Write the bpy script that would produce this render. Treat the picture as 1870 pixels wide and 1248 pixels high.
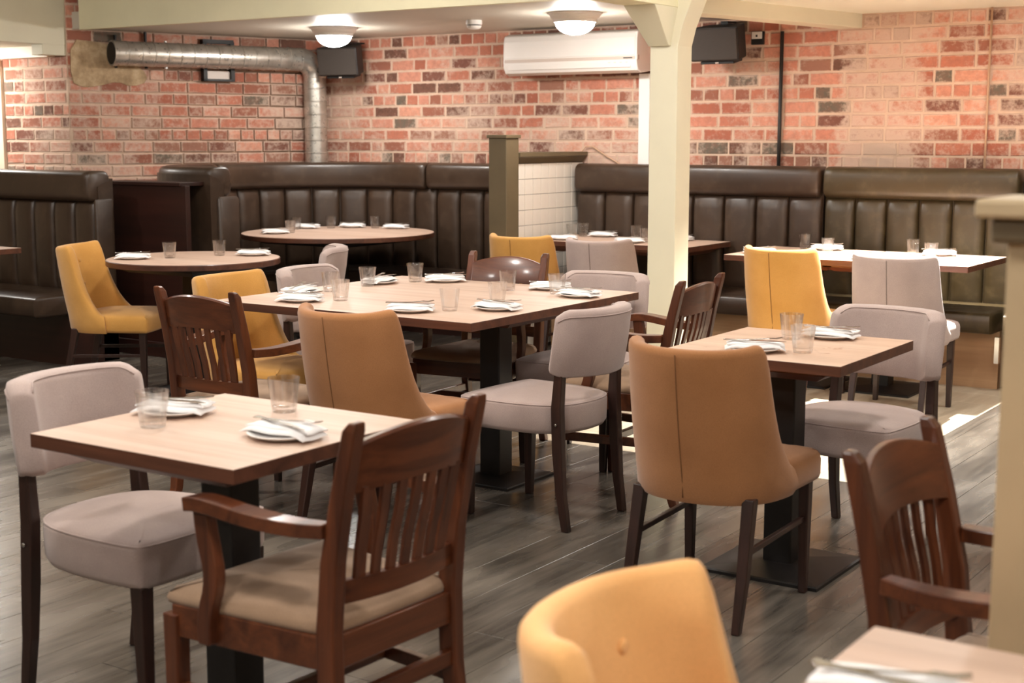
import bpy, math, random
from mathutils import Vector, Matrix

random.seed(7)
for o in list(bpy.data.objects):
    bpy.data.objects.remove(o)
S = bpy.context.scene
COL = S.collection

# ------------------------------------------------------------------ camera, world, exposure
cam_data = bpy.data.cameras.new('camera')
cam_data.lens = 50.05
cam_data.sensor_width = 36.0
cam_data.clip_start = 0.05
cam_data.dof.use_dof = True
cam_data.dof.focus_distance = 5.8
cam_data.dof.aperture_fstop = 4.5
cam = bpy.data.objects.new('camera', cam_data)
COL.objects.link(cam)
cam.location = (0, 0, 1.45)
cam.rotation_euler = (math.radians(90 - 8.25), 0, math.radians(34))
S.camera = cam

W = bpy.data.worlds.new('world')
S.world = W
W.use_nodes = True
W.node_tree.nodes['Background'].inputs[0].default_value = (1.0, 0.93, 0.85, 1)
W.node_tree.nodes['Background'].inputs[1].default_value = 0.15
S.view_settings.view_transform = 'Standard'
S.view_settings.look = 'None'
S.view_settings.gamma = 1.0
S.view_settings.use_curve_mapping = False
S.view_settings.exposure = 0.0

LAMP_NEAR = 158.0      # emission of the dome lamps added unseen on the higher ceiling
LAMP_FAR = 150.0       # emission of the dome lamps on the low ceiling
SPOT_W = 1200.0        # ceiling spotlight over the wall table
LAMP_COL = (1.0, 0.96, 0.91, 1)

# ------------------------------------------------------------------ material helpers
MATS = {}

def srgb(r, g, b):
    def f(c):
        c /= 255.0
        return c / 12.92 if c <= 0.04045 else ((c + 0.055) / 1.055) ** 2.4
    return (f(r), f(g), f(b), 1)

class NT:
    def __init__(self, name):
        self.m = bpy.data.materials.new(name)
        self.m.use_nodes = True
        self.t = self.m.node_tree
        self.b = self.t.nodes['Principled BSDF']
        MATS[name] = self.m
    def n(self, typ, **kw):
        nd = self.t.nodes.new(typ)
        for k, v in kw.items():
            setattr(nd, k, v)
        return nd
    def l(self, a, b):
        self.t.links.new(a, b)
    def coords(self, scale=(1, 1, 1), kind='Object', rnd=False):
        tc = self.n('ShaderNodeTexCoord')
        mp = self.n('ShaderNodeMapping')
        mp.inputs['Scale'].default_value = scale
        src = tc.outputs[kind]
        if kind == 'World':
            src = None
        if rnd:
            oi = self.n('ShaderNodeObjectInfo')
            mul = self.n('ShaderNodeMath', operation='MULTIPLY')
            mul.inputs[1].default_value = 37.0
            self.l(oi.outputs['Random'], mul.inputs[0])
            ad = self.n('ShaderNodeVectorMath', operation='ADD')
            self.l(src, ad.inputs[0])
            self.l(mul.outputs[0], ad.inputs[1])
            src = ad.outputs[0]
        self.l(src, mp.inputs[0])
        return mp.outputs[0]
    def world(self, scale=(1, 1, 1)):
        g = self.n('ShaderNodeNewGeometry')
        mp = self.n('ShaderNodeMapping')
        mp.inputs['Scale'].default_value = scale
        self.l(g.outputs['Position'], mp.inputs[0])
        return mp.outputs[0]
    def noise(self, vec, scale, detail=4, rough=.55, dist=0):
        nd = self.n('ShaderNodeTexNoise')
        nd.inputs['Scale'].default_value = scale
        nd.inputs['Detail'].default_value = detail
        nd.inputs['Roughness'].default_value = rough
        nd.inputs['Distortion'].default_value = dist
        self.l(vec, nd.inputs['Vector'])
        return nd.outputs[0]
    def ramp(self, fac, stops, interp='LINEAR'):
        r = self.n('ShaderNodeValToRGB')
        r.color_ramp.interpolation = interp
        e = r.color_ramp.elements
        while len(e) < len(stops):
            e.new(0.5)
        for i, (p, c) in enumerate(stops):
            e[i].position = p
            e[i].color = c
        self.l(fac, r.inputs[0])
        return r.outputs[0]
    def mix(self, fac, a, b, blend='MIX'):
        m = self.n('ShaderNodeMix', data_type='RGBA', blend_type=blend)
        for sock, v in ((m.inputs[0], fac), (m.inputs[6], a), (m.inputs[7], b)):
            if hasattr(v, 'links') or hasattr(v, 'node'):
                self.l(v, sock)
            else:
                sock.default_value = v
        return m.outputs[2]
    def bump(self, h, strength=.2, dist=.005):
        bp = self.n('ShaderNodeBump')
        bp.inputs['Strength'].default_value = strength
        bp.inputs['Distance'].default_value = dist
        self.l(h, bp.inputs['Height'])
        self.l(bp.outputs[0], self.b.inputs['Normal'])
    def col(self, c):
        if hasattr(c, 'node'):
            self.l(c, self.b.inputs['Base Color'])
        else:
            self.b.inputs['Base Color'].default_value = c
    def set(self, **kw):
        for k, v in kw.items():
            self.b.inputs[k].default_value = v
        return self.m

def plain(name, c, rough=.5, var=.06, scale=8, metallic=0, bump=0, spec=.5):
    t = NT(name)
    v = t.coords()
    nz = t.noise(v, scale, 5)
    d = tuple(max(0, x * (1 - var * 2)) for x in c[:3]) + (1,)
    e = tuple(min(1, x * (1 + var)) for x in c[:3]) + (1,)
    t.col(t.ramp(nz, [(.3, d), (.7, e)]))
    t.set(Roughness=rough, Metallic=metallic)
    t.b.inputs['Specular IOR Level'].default_value = spec
    if bump:
        t.bump(t.noise(v, scale * 12, 3), bump, .002)
    return t.m

def fabric(name, c1, c2):
    t = NT(name)
    v = t.coords()
    big = t.noise(v, 5, 3)
    fine = t.noise(v, 420, 2, .7)
    base = t.ramp(big, [(.3, c2), (.7, c1)])
    d = tuple(x * .72 for x in c2[:3]) + (1,)
    t.col(t.mix(t.ramp(fine, [(.42, (0, 0, 0, 1)), (.75, (.55, .55, .55, 1))]), base, d))
    t.set(Roughness=.92)
    t.b.inputs['Sheen Weight'].default_value = .25
    t.b.inputs['Specular IOR Level'].default_value = .2
    t.bump(t.noise(v, 300, 2), .25, .001)
    return t.m

def wood(name, c_light, c_dark, rough=.4, axis=0, freq=1.0, rnd=True, coat=0, spots=None):
    t = NT(name)
    sc = [26 * freq] * 3
    sc[axis] = 1.6 * freq
    v = t.coords(tuple(sc), rnd=rnd)
    g = t.noise(v, 1.0, 8, .62, .6)
    sc2 = [90 * freq] * 3
    sc2[axis] = 3.0 * freq
    v2 = t.coords(tuple(sc2), rnd=rnd)
    g2 = t.noise(v2, 1.0, 4, .6)
    base = t.ramp(g, [(.32, c_dark), (.5, tuple((a + b) / 2 for a, b in zip(c_light, c_dark))), (.68, c_light)])
    dk = tuple(x * .72 for x in c_dark[:3]) + (1,)
    colr = t.mix(t.ramp(g2, [(.5, (0, 0, 0, 1)), (.75, (.5, .5, .5, 1))]), base, dk)
    if spots:
        sp = t.noise(t.coords((9, 9, 9), rnd=rnd), 1.0, 3, .6, 1.2)
        colr = t.mix(t.ramp(sp, [(.66, (0, 0, 0, 1)), (.74, (.75, .75, .75, 1))]), colr, spots)
    t.col(colr)
    t.set(Roughness=rough)
    t.b.inputs['Coat Weight'].default_value = coat
    t.b.inputs['Coat Roughness'].default_value = .12
    t.bump(g2, .08, .001)
    return t.m

fabric('fabric_mustard_shaded', srgb(178, 124, 80), srgb(162, 110, 68))  # browner copy of the mustard fabric, shade of the chair backs put in
fabric('fabric_mustard_lit', srgb(251, 194, 128), srgb(240, 178, 112))  # mustard lightened to carry the strong light on the foreground chair
fabric('fabric_mustard', srgb(212, 158, 86), srgb(196, 142, 70))
fabric('fabric_lilac', srgb(190, 170, 162), srgb(174, 154, 148))
fabric('fabric_tan', srgb(172, 142, 116), srgb(150, 122, 98))
plain('seam_warm', srgb(122, 80, 44), .9, bump=.1)
plain('seam_lilac', srgb(126, 108, 102), .9, bump=.1)
wood('wood_mahogany', srgb(108, 58, 33), srgb(66, 32, 19), .33, axis=2, freq=.8, coat=.35)
wood('wood_mahogany_rail', srgb(110, 60, 34), srgb(68, 33, 19), .33, axis=0, freq=.8, coat=.35)
wood('wood_leg', srgb(58, 32, 24), srgb(33, 17, 13), .4, axis=2, coat=.2)
wood('wood_oak_x', srgb(208, 182, 164), srgb(190, 157, 136), .48, axis=0, freq=.35)
wood('wood_oak_y', srgb(208, 182, 164), srgb(190, 157, 136), .48, axis=1, freq=.35)
wood('wood_oak_knotty', srgb(210, 180, 158), srgb(190, 154, 130), .48, axis=0, freq=.3, spots=srgb(158, 102, 68))
wood('wood_edge', srgb(104, 62, 43), srgb(68, 38, 26), .45, axis=0, freq=.6, coat=.1)
wood('wood_panel_dark', srgb(54, 25, 17), srgb(34, 15, 10), .42, axis=0, freq=.3, rnd=False)
wood('wood_plinth', srgb(196, 160, 122), srgb(170, 132, 98), .55, axis=0, freq=.3, rnd=False)
plain('metal_black', srgb(24, 20, 19), .5, .1, 20, 0)
plain('metal_steel', srgb(200, 198, 194), .18, .05, 30, 1.0)
plain('metal_chrome', srgb(225, 225, 225), .12, .02, 30, 1.0)
plain('china', srgb(240, 236, 232), .18, .01, 6)
plain('linen', srgb(240, 237, 236), .9, .02, 40, bump=.15)
plain('plastic_white', srgb(238, 232, 226), .35, .01, 4)
plain('plastic_grey', srgb(206, 190, 178), .4, .02, 4)
plain('plastic_black', srgb(26, 23, 22), .55, .1, 40)
plain('grille_black', srgb(58, 50, 44), .75, .1, 300, bump=.3)
plain('paint_sage', srgb(222, 215, 190), .55, .025, 3)
plain('paint_beam', srgb(230, 222, 188), .55, .03, 3)
plain('paint_ceiling', srgb(204, 197, 182), .5, .02, 2)
plain('paint_ceiling_lit', srgb(240, 240, 222), .5, .02, 2)  # ceiling paint lightened to carry the brighter light of the right bay
plain('paint_ceiling_high', srgb(205, 196, 176), .7, .02, 2)
plain('paint_olive', srgb(104, 90, 66), .5, .05, 6)
plain('paint_olive_light', srgb(150, 128, 92), .5, .05, 6)
plain('paint_stone', srgb(186, 164, 130), .5, .04, 6)
plain('paint_wall_plain', srgb(190, 172, 146), .8, .03, 2)
plain('tile_white', srgb(232, 224, 212), .15, .015, 5)
plain('grout', srgb(84, 72, 62), .9, .05, 30)
plain('door_white', srgb(232, 214, 190), .45, .02, 4)
plain('door_glass_dark', srgb(40, 36, 30), .1, .05, 4)
plain('cable_dark', srgb(30, 26, 24), .5, .05, 30)
plain('cable_pale', srgb(196, 158, 128), .6, .05, 30)
plain('pin_white', srgb(240, 238, 235), .4, .01, 10)

# leather: dark brown, wear in broad patches and scuffs; worn units tinted olive for their light
def leather(name, c1, c2, scuff):
    t = NT(name)
    w = t.world()
    big = t.noise(w, 2.2, 5, .6)
    med = t.noise(w, 14, 5, .65)
    base = t.ramp(big, [(.3, c2), (.7, c1)])
    t.col(t.mix(t.ramp(med, [(.52, (0, 0, 0, 1)), (.78, (.5, .5, .5, 1))]), base, scuff))
    t.l(t.ramp(med, [(.3, (.30, .30, .30, 1)), (.75, (.46, .46, .46, 1))]), t.b.inputs['Roughness'])
    t.bump(t.noise(t.coords(), 160, 3, .6), .12, .001)
    return t.m
leather('leather_brown', srgb(66, 50, 38), srgb(52, 39, 30), srgb(84, 66, 50))
leather('leather_worn_lit', srgb(66, 54, 34), srgb(54, 44, 27), srgb(94, 80, 54))

# galvanised duct
t = NT('galvanised')
v = t.coords()
t.col(t.ramp(t.noise(v, 14, 3), [(.3, srgb(178, 172, 162)), (.7, srgb(208, 203, 194))]))
t.set(Metallic=.72)
t.l(t.ramp(t.noise(v, 30, 4), [(.3, (.24, .24, .24, 1)), (.7, (.40, .40, .40, 1))]), t.b.inputs['Roughness'])

# bricks: one colour per brick, worn edges, lime wash smeared over in patches
def brick_mat(name, joined=False):
    t = NT(name)
    if joined:
        a = t.n('ShaderNodeAttribute')
        a.attribute_name = 'tone'
        rnd = a.outputs['Fac']
    else:
        oi = t.n('ShaderNodeObjectInfo')
        rnd = oi.outputs['Random']
    base = t.ramp(rnd, [(0.0, srgb(104, 74, 62)), (.08, srgb(150, 96, 78)), (.20, srgb(184, 116, 94)), (.36, srgb(196, 130, 108)), (.48, srgb(204, 142, 120)),
                        (.60, srgb(210, 150, 126)), (.70, srgb(168, 100, 80)), (.80, srgb(152, 108, 90)), (.88, srgb(104, 96, 84)), (.94, srgb(118, 78, 66))], 'CONSTANT')
    w = t.world()
    n1 = t.noise(w, 24, 6, .68)
    colr = t.mix(t.ramp(n1, [(.40, (0, 0, 0, 1)), (.72, (.55, .55, .55, 1))]), base, srgb(146, 100, 84))
    lime = srgb(206, 180, 162)
    g = t.n('ShaderNodeNewGeometry')
    sx = t.n('ShaderNodeSeparateXYZ')
    t.l(g.outputs['Position'], sx.inputs[0])
    n3 = t.noise(w, 30, 6, .72)
    n2 = t.noise(w, 1.7, 4, .6, .4)
    # the plastered-over stretch of wall past the black conduit
    wob = t.n('ShaderNodeMath', operation='MULTIPLY_ADD')
    t.l(t.noise(w, 6, 3), wob.inputs[0])
    wob.inputs[1].default_value = .30
    t.l(sx.outputs[0], wob.inputs[2])
    mr = t.n('ShaderNodeMapRange')
    mr.inputs[1].default_value = -4.0
    mr.inputs[2].default_value = -2.0
    t.l(wob.outputs[0], mr.inputs[0])
    zone = t.ramp(mr.outputs[0], [(.37, (0, 0, 0, 1)), (.40, (.31, .31, .31, 1)), (.60, (.27, .27, .27, 1)), (.70, (.08, .08, .08, 1))])
    # height: more wash low down on the wall
    mz = t.n('ShaderNodeMapRange')
    mz.inputs[1].default_value = 2.0
    mz.inputs[2].default_value = 1.25
    mz.inputs[3].default_value = 0.0
    mz.inputs[4].default_value = .16
    t.l(sx.outputs[2], mz.inputs[0])
    amt = t.n('ShaderNodeMath', operation='ADD')
    t.l(t.ramp(n2, [(.40, (.0, .0, .0, 1)), (.68, (.42, .42, .42, 1))]), amt.inputs[0])
    t.l(zone, amt.inputs[1])
    amt2 = t.n('ShaderNodeMath', operation='ADD')
    t.l(amt.outputs[0], amt2.inputs[0])
    t.l(mz.outputs[0], amt2.inputs[1])
    # worn edges: distance to the rim of the brick, broken by noise
    if not joined:
        tc = t.n('ShaderNodeTexCoord')
        sg = t.n('ShaderNodeSeparateXYZ')
        t.l(tc.outputs['Generated'], sg.inputs[0])
        outs = []
        for k, sc in ((0, 2.6), (2, 1.0)):
            a1 = t.n('ShaderNodeMath', operation='SUBTRACT')
            t.l(sg.outputs[k], a1.inputs[0])
            a1.inputs[1].default_value = .5
            a2 = t.n('ShaderNodeMath', operation='ABSOLUTE')
            t.l(a1.outputs[0], a2.inputs[0])
            a3 = t.n('ShaderNodeMath', operation='MULTIPLY_ADD')
            t.l(a2.outputs[0], a3.inputs[0])
            a3.inputs[1].default_value = -sc
            a3.inputs[2].default_value = .5 * sc
            outs.append(a3.outputs[0])
        mn = t.n('ShaderNodeMath', operation='MINIMUM')
        t.l(outs[0], mn.inputs[0])
        t.l(outs[1], mn.inputs[1])
        edge = t.n('ShaderNodeMapRange')
        edge.inputs[1].default_value = .16
        edge.inputs[2].default_value = .0
        edge.inputs[3].default_value = .0
        edge.inputs[4].default_value = .36
        t.l(mn.outputs[0], edge.inputs[0])
        ad3 = t.n('ShaderNodeMath', operation='ADD')
        t.l(amt2.outputs[0], ad3.inputs[0])
        t.l(edge.outputs[0], ad3.inputs[1])
        amt2 = ad3
    tot = t.n('ShaderNodeMath', operation='ADD')
    t.l(amt2.outputs[0], tot.inputs[0])
    t.l(n3, tot.inputs[1])
    colr = t.mix(t.ramp(tot.outputs[0], [(.68, (0, 0, 0, 1)), (.84, (.45, .45, .45, 1)), (1.0, (.80, .80, .80, 1))]), colr, lime)
    t.col(colr)
    t.set(Roughness=.9)
    t.b.inputs['Specular IOR Level'].default_value = .2
    t.bump(t.noise(w, 60, 5, .65), .5, .004)
    return t.m
brick_mat('brick')
brick_mat('brick_joined', True)
t = NT('mortar')
w = t.world()
t.col(t.ramp(t.noise(w, 9, 6, .65), [(.3, srgb(192, 164, 142)), (.7, srgb(214, 186, 164))]))
t.set(Roughness=.95)
t.bump(t.noise(w, 70, 5, .6), .5, .004)
t = NT('render_patch')
w = t.world()
t.col(t.ramp(t.noise(w, 12, 6, .65), [(.3, srgb(150, 126, 96)), (.5, srgb(182, 156, 122)), (.7, srgb(208, 184, 150))]))
t.set(Roughness=.95)
t.bump(t.noise(w, 40, 5, .6), .5, .006)

# floor boards
def plank_mat(name, lo, hi, rough, streak):
    t = NT(name)
    oi = t.n('ShaderNodeObjectInfo')
    w = t.world((34, 2.2, 34))
    mul = t.n('ShaderNodeVectorMath', operation='ADD')
    sc = t.n('ShaderNodeMath', operation='MULTIPLY')
    sc.inputs[1].default_value = 50
    t.l(oi.outputs['Random'], sc.inputs[0])
    t.l(w, mul.inputs[0])
    t.l(sc.outputs[0], mul.inputs[1])
    g = t.noise(mul.outputs[0], 1, 6, .6, .3)
    base = t.ramp(g, [(.28, lo), (.72, hi)])
    tone = t.ramp(oi.outputs['Random'], [(0, (.92, .92, .92, 1)), (1, (1.06, 1.06, 1.06, 1))])
    base = t.mix(1.0, base, tone, 'MULTIPLY')
    wear = t.noise(t.world((5, 1.1, 5)), 1.2, 3, .5, .2)
    t.col(t.mix(t.ramp(wear, [(.42, (0, 0, 0, 1)), (.78, (.75, .75, .75, 1))]), base, streak))
    t.l(t.ramp(wear, [(.3, (rough - .03,) * 3 + (1,)), (.75, (rough + .07,) * 3 + (1,))]), t.b.inputs['Roughness'])
    return t.m
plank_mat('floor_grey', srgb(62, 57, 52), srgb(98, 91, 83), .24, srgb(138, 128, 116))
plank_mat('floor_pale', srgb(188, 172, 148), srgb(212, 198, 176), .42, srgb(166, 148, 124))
plain('floor_base', srgb(66, 60, 54), .6, .05, 3)

# clear glass: thin-walled see-through blended with a refracting body
t = NT('tumbler_glass')
t.set(Roughness=.015)
t.b.inputs['Transmission Weight'].default_value = 1.0
t.b.inputs['IOR'].default_value = 1.45
t.col(t.ramp(t.noise(t.coords(), 5, 1), [(.0, (.97, .965, .955, 1)), (1, (.99, .985, .98, 1))]))
tr = t.n('ShaderNodeBsdfTransparent')
tr.inputs[0].default_value = (.99, .985, .98, 1)
gl = t.n('ShaderNodeBsdfGlossy')
gl.inputs['Roughness'].default_value = .03
fr_ = t.n('ShaderNodeFresnel')
gb = t.n('ShaderNodeNewGeometry')
ior = t.n('ShaderNodeMapRange')
ior.inputs[3].default_value = 1.5
ior.inputs[4].default_value = 1 / 1.5
t.l(gb.outputs['Backfacing'], ior.inputs[0])
t.l(ior.outputs[0], fr_.inputs[0])
m1 = t.n('ShaderNodeMixShader')
t.l(fr_.outputs[0], m1.inputs[0])
t.l(tr.outputs[0], m1.inputs[1])
t.l(gl.outputs[0], m1.inputs[2])
m2 = t.n('ShaderNodeMixShader')
m2.inputs[0].default_value = .22
t.l(m1.outputs[0], m2.inputs[1])
t.l(t.b.outputs[0], m2.inputs[2])
t.l(m2.outputs[0], t.t.nodes['Material Output'].inputs[0])

def emis(name, c, s):
    t = NT(name)
    nz = t.noise(t.coords(), 3, 1)
    t.col((.9, .88, .85, 1))
    t.l(t.ramp(nz, [(.0, c), (1, c)]), t.b.inputs['Emission Color'])
    t.b.inputs['Emission Strength'].default_value = s
    t.set(Roughness=.3)
emis('lamp_glow_far', LAMP_COL, LAMP_FAR)
emis('lamp_glow_near', LAMP_COL, LAMP_NEAR)
emis('spot_glow', (1, .95, .88, 1), 20)

# ------------------------------------------------------------------ mesh helpers
class MB:
    def __init__(self):
        self.v, self.f, self.mi = [], [], []
    def add(self, vs, fs, mi=0, M=None):
        k = len(self.v)
        for p in vs:
            p = Vector(p)
            self.v.append(tuple(M @ p) if M else tuple(p))
        for f in fs:
            self.f.append(tuple(i + k for i in f))
            self.mi.append(mi)
        return self
    def box(self, x0, x1, y0, y1, z0, z1, mi=0, M=None):
        return self.add([(x0, y0, z0), (x1, y0, z0), (x1, y1, z0), (x0, y1, z0), (x0, y0, z1), (x1, y0, z1), (x1, y1, z1), (x0, y1, z1)],
                        [(0, 3, 2, 1), (4, 5, 6, 7), (0, 1, 5, 4), (1, 2, 6, 5), (2, 3, 7, 6), (3, 0, 4, 7)], mi, M)
    def rings(self, rings, mi=0, closed=True, cap0=True, cap1=True, M=None):
        n = len(rings[0])
        vs = [p for r in rings for p in r]
        fs = []
        for i in range(len(rings) - 1):
            for j in range(n if closed else n - 1):
                a, b = i * n + j, i * n + (j + 1) % n
                fs.append((a, b, b + n, a + n))
        if cap0:
            fs.append(tuple(reversed(range(n))))
        if cap1:
            fs.append(tuple(range((len(rings) - 1) * n, len(rings) * n)))
        return self.add(vs, fs, mi, M)
    def bar(self, pts, w, h, up=(0, 0, 1), mi=0):
        """rectangular section swept along points; w, h may be lists (w across, h along up)"""
        up = Vector(up)
        R = []
        for i, p in enumerate(pts):
            p = Vector(p)
            a = Vector(pts[max(i - 1, 0)])
            b = Vector(pts[min(i + 1, len(pts) - 1)])
            d = (b - a).normalized()
            s = d.cross(up).normalized()
            u = s.cross(d).normalized()
            ww = (w[i] if isinstance(w, (list, tuple)) else w) / 2
            hh = (h[i] if isinstance(h, (list, tuple)) else h) / 2
            R.append([p - s * ww - u * hh, p + s * ww - u * hh, p + s * ww + u * hh, p - s * ww + u * hh])
        return self.rings(R, mi)
    def post(self, pts, w, d, mi=0):
        """leg: horizontal rectangular sections w (x) by d (y) through points"""
        R = []
        for i, p in enumerate(pts):
            ww = (w[i] if isinstance(w, (list, tuple)) else w) / 2
            dd = (d[i] if isinstance(d, (list, tuple)) else d) / 2
            x, y, z = p
            R.append([(x - ww, y - dd, z), (x + ww, y - dd, z), (x + ww, y + dd, z), (x - ww, y + dd, z)])
        return self.rings(R, mi)
    def tube(self, pts, r, n=10, mi=0):
        R = []
        for i, p in enumerate(pts):
            p = Vector(p)
            a = Vector(pts[max(i - 1, 0)])
            b = Vector(pts[min(i + 1, len(pts) - 1)])
            d = (b - a).normalized()
            ref = Vector((0, 0, 1)) if abs(d.z) < .9 else Vector((1, 0, 0))
            if i and abs(R_ref.dot(d)) < .95:
                ref = R_ref
            s = d.cross(ref).normalized()
            u = s.cross(d).normalized()
            R_ref = u
            rr = r[i] if isinstance(r, (list, tuple)) else r
            R.append([p + (s * math.cos(q) + u * math.sin(q)) * rr for q in [2 * math.pi * k / n for k in range(n)]])
        return self.rings(R, mi)
    def lathe(self, prof, n=24, c=(0, 0, 0), mi=0, cap0=True, cap1=True):
        R = [[(c[0] + r * math.cos(2 * math.pi * k / n), c[1] + r * math.sin(2 * math.pi * k / n), c[2] + z) for k in range(n)] for r, z in prof]
        return self.rings(R, mi, True, cap0, cap1)
    def layers(self, outline, lay, mi=0, dome=None):
        """outline (ccw xy), lay = [(inset, z)], optional dome: extra inset rings then centre"""
        n = len(outline)
        nor = []
        for i in range(n):
            a = Vector(outline[i - 1]); b = Vector(outline[(i + 1) % n])
            d = (b - a)
            d.normalize()
            nor.append(Vector((-d.y, d.x)))
        R = [[(p[0] + q.x * ins, p[1] + q.y * ins, z) for p, q in zip(outline, nor)] for ins, z in lay]
        if dome:
            last = R[-1]
            cx = sum(p[0] for p in last) / n
            cy = sum(p[1] for p in last) / n
            for sc, z in dome:
                R.append([(cx + (p[0] - cx) * sc, cy + (p[1] - cy) * sc, z) for p in last])
        return self.rings(R, mi)
    def build(self, name, mats, parent=None, smooth=False, bevel=0, seg=2, auto=None):
        me = bpy.data.meshes.new(name)
        me.from_pydata(self.v, [], self.f)
        if not isinstance(mats, (list, tuple)):
            mats = [mats]
        for m in mats:
            me.materials.append(MATS[m])
        me.polygons.foreach_set('material_index', self.mi)
        if smooth:
            me.polygons.foreach_set('use_smooth', [True] * len(me.polygons))
            if auto:
                me.set_sharp_from_angle(angle=math.radians(auto))
        me.update()
        o = bpy.data.objects.new(name, me)
        COL.objects.link(o)
        if parent:
            o.parent = parent
        if bevel:
            b = o.modifiers.new('bevel', 'BEVEL')
            b.width = bevel
            b.segments = seg
            b.limit_method = 'ANGLE'
            b.angle_limit = math.radians(40)
            b.harden_normals = False
        return o

def thing(name, label, cat, loc=(0, 0, 0), rz=0, group=None):
    o = bpy.data.objects.new(name, None)
    o.empty_display_size = .1
    COL.objects.link(o)
    o.location = loc
    o.rotation_euler = (0, 0, rz)
    tag(o, label, cat, group)
    return o

def tag(o, label, cat, group=None):
    o['label'] = label
    o['category'] = cat
    if group:
        o['group'] = group
    return o

def struct(o):
    o['kind'] = 'structure'
    return o

def dup(root, loc, rz, label=None, group=None):
    r = root.copy()
    COL.objects.link(r)
    r.location = loc
    r.rotation_euler = (0, 0, rz)
    if label:
        r['label'] = label
    if group:
        r['group'] = group
    for ch in root.children:
        c = ch.copy()
        COL.objects.link(c)
        c.parent = r
        for g in ch.children:
            d = g.copy()
            COL.objects.link(d)
            d.parent = c
    return r

USED = set()
def place(proto, loc, rz, label, group=None):
    """first use moves the prototype itself, later uses copy it with its parts"""
    if proto.name in USED:
        return dup(proto, loc, rz, label, group)
    USED.add(proto.name)
    proto.location = loc
    proto.rotation_euler = (0, 0, rz)
    proto['label'] = label
    if group:
        proto['group'] = group
    return proto

def rrect(x0, x1, y0, y1, r, n=5):
    pts = []
    for cx, cy, a0 in ((x1 - r, y0 + r, -90), (x1 - r, y1 - r, 0), (x0 + r, y1 - r, 90), (x0 + r, y0 + r, 180)):
        for k in range(n + 1):
            a = math.radians(a0 + 90 * k / n)
            pts.append((cx + r * math.cos(a), cy + r * math.sin(a)))
    return pts

def chaikin(p, it=2, closed=True):
    for _ in range(it):
        q = []
        n = len(p)
        for i in range(n if closed else n - 1):
            a, b = p[i], p[(i + 1) % n]
            q.append(tuple(.75 * x + .25 * y for x, y in zip(a, b)))
            q.append(tuple(.25 * x + .75 * y for x, y in zip(a, b)))
        if not closed:
            q = [p[0]] + q + [p[-1]]
        p = q
    return p

def lerp(tab, x):
    if x <= tab[0][0]:
        return tab[0][1]
    for (a, fa), (b, fb) in zip(tab, tab[1:]):
        if x <= b:
            return fa + (fb - fa) * (x - a) / (b - a)
    return tab[-1][1]

def resample(path, step):
    out = [Vector(path[0])]
    P = [Vector(p) for p in path]
    L = [0]
    for a, b in zip(P, P[1:]):
        L.append(L[-1] + (b - a).length)
    n = max(1, round(L[-1] / step))
    for k in range(1, n + 1):
        s = L[-1] * k / n
        for i in range(len(P) - 1):
            if s <= L[i + 1] + 1e-9:
                out.append(P[i].lerp(P[i + 1], (s - L[i]) / max(1e-9, L[i + 1] - L[i])))
                break
    return out

# ================================================================== THE ROOM
YW = 8.75           # brick wall behind the banquettes
ZC = 2.20           # low ceiling
CORNER = Vector((-7.72, 8.75))
LDIR = Vector((math.cos(math.radians(250)), math.sin(math.radians(250))))
PIER = CORNER + LDIR * 2.07
YR = PIER.y         # short wall returning to the side beyond the pier

# floor slab and boards
floor = struct(MB().box(-10.5, 3.5, -3.2, 9.2, -.1, -.006).build('floor', 'floor_base'))
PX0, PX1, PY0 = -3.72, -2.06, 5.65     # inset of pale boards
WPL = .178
board_cache = {}
def board(x0, x1, y0, y1, m):
    key = (round(x1 - x0, 3), round(y1 - y0, 3), m)
    if key not in board_cache:
        w, l = (x1 - x0) / 2 - .0006, (y1 - y0) / 2 - .0006
        b = MB()
        c = .0009
        b.rings([[(-w, -l, -.008), (w, -l, -.008), (w, l, -.008), (-w, l, -.008)],
                 [(-w, -l, -c), (w, -l, -c), (w, l, -c), (-w, l, -c)],
                 [(-w + c, -l + c, 0), (w - c, -l + c, 0), (w - c, l - c, 0), (-w + c, l - c, 0)]], cap0=False)
        o = b.build('plank', m, floor)
        board_cache[key] = o
    else:
        o = board_cache[key].copy()
        COL.objects.link(o)
    o.location = ((x0 + x1) / 2, (y0 + y1) / 2, 0)
    return o
far = MB()
nb = 0
x = -8.4
ci = 0
while x < 0.6:
    off = (0, .63, .29, .94, .47)[ci % 5]
    y = 1.25 - off
    while y < 8.3:
        for (a, b2) in [(y, y + 1.25)]:
            segs = [(x, x + WPL, max(a, .9), min(b2, 8.3))]
            if x + WPL > PX0 and x < PX1 and b2 > PY0:
                ns = []
                x0, x1, y0, y1 = segs[0]
                if y0 < PY0:
                    ns.append((x0, x1, y0, PY0))
                if x0 < PX0:
                    ns.append((x0, PX0, max(y0, PY0), y1))
                if x1 > PX1:
                    ns.append((PX1, x1, max(y0, PY0), y1))
                segs = ns
            for x0, x1, y0, y1 in segs:
                if y1 - y0 < .02 or x1 - x0 < .02:
                    continue
                # boards the photograph shows stay single; the strip under benches and at the very edges is joined
                if nb < 285 and y1 > 1.2 and not (x1 < -7.4 and y1 > 6.0) and not (x0 > -.2 and y1 > 5.5):
                    board(x0, x1, y0, y1, 'floor_grey')
                    nb += 1
                else:
                    far.box(x0 + .001, x1 - .001, y0 + .001, y1 - .001, -.008, 0)
        y += 1.25
    x += WPL
    ci += 1
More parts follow.
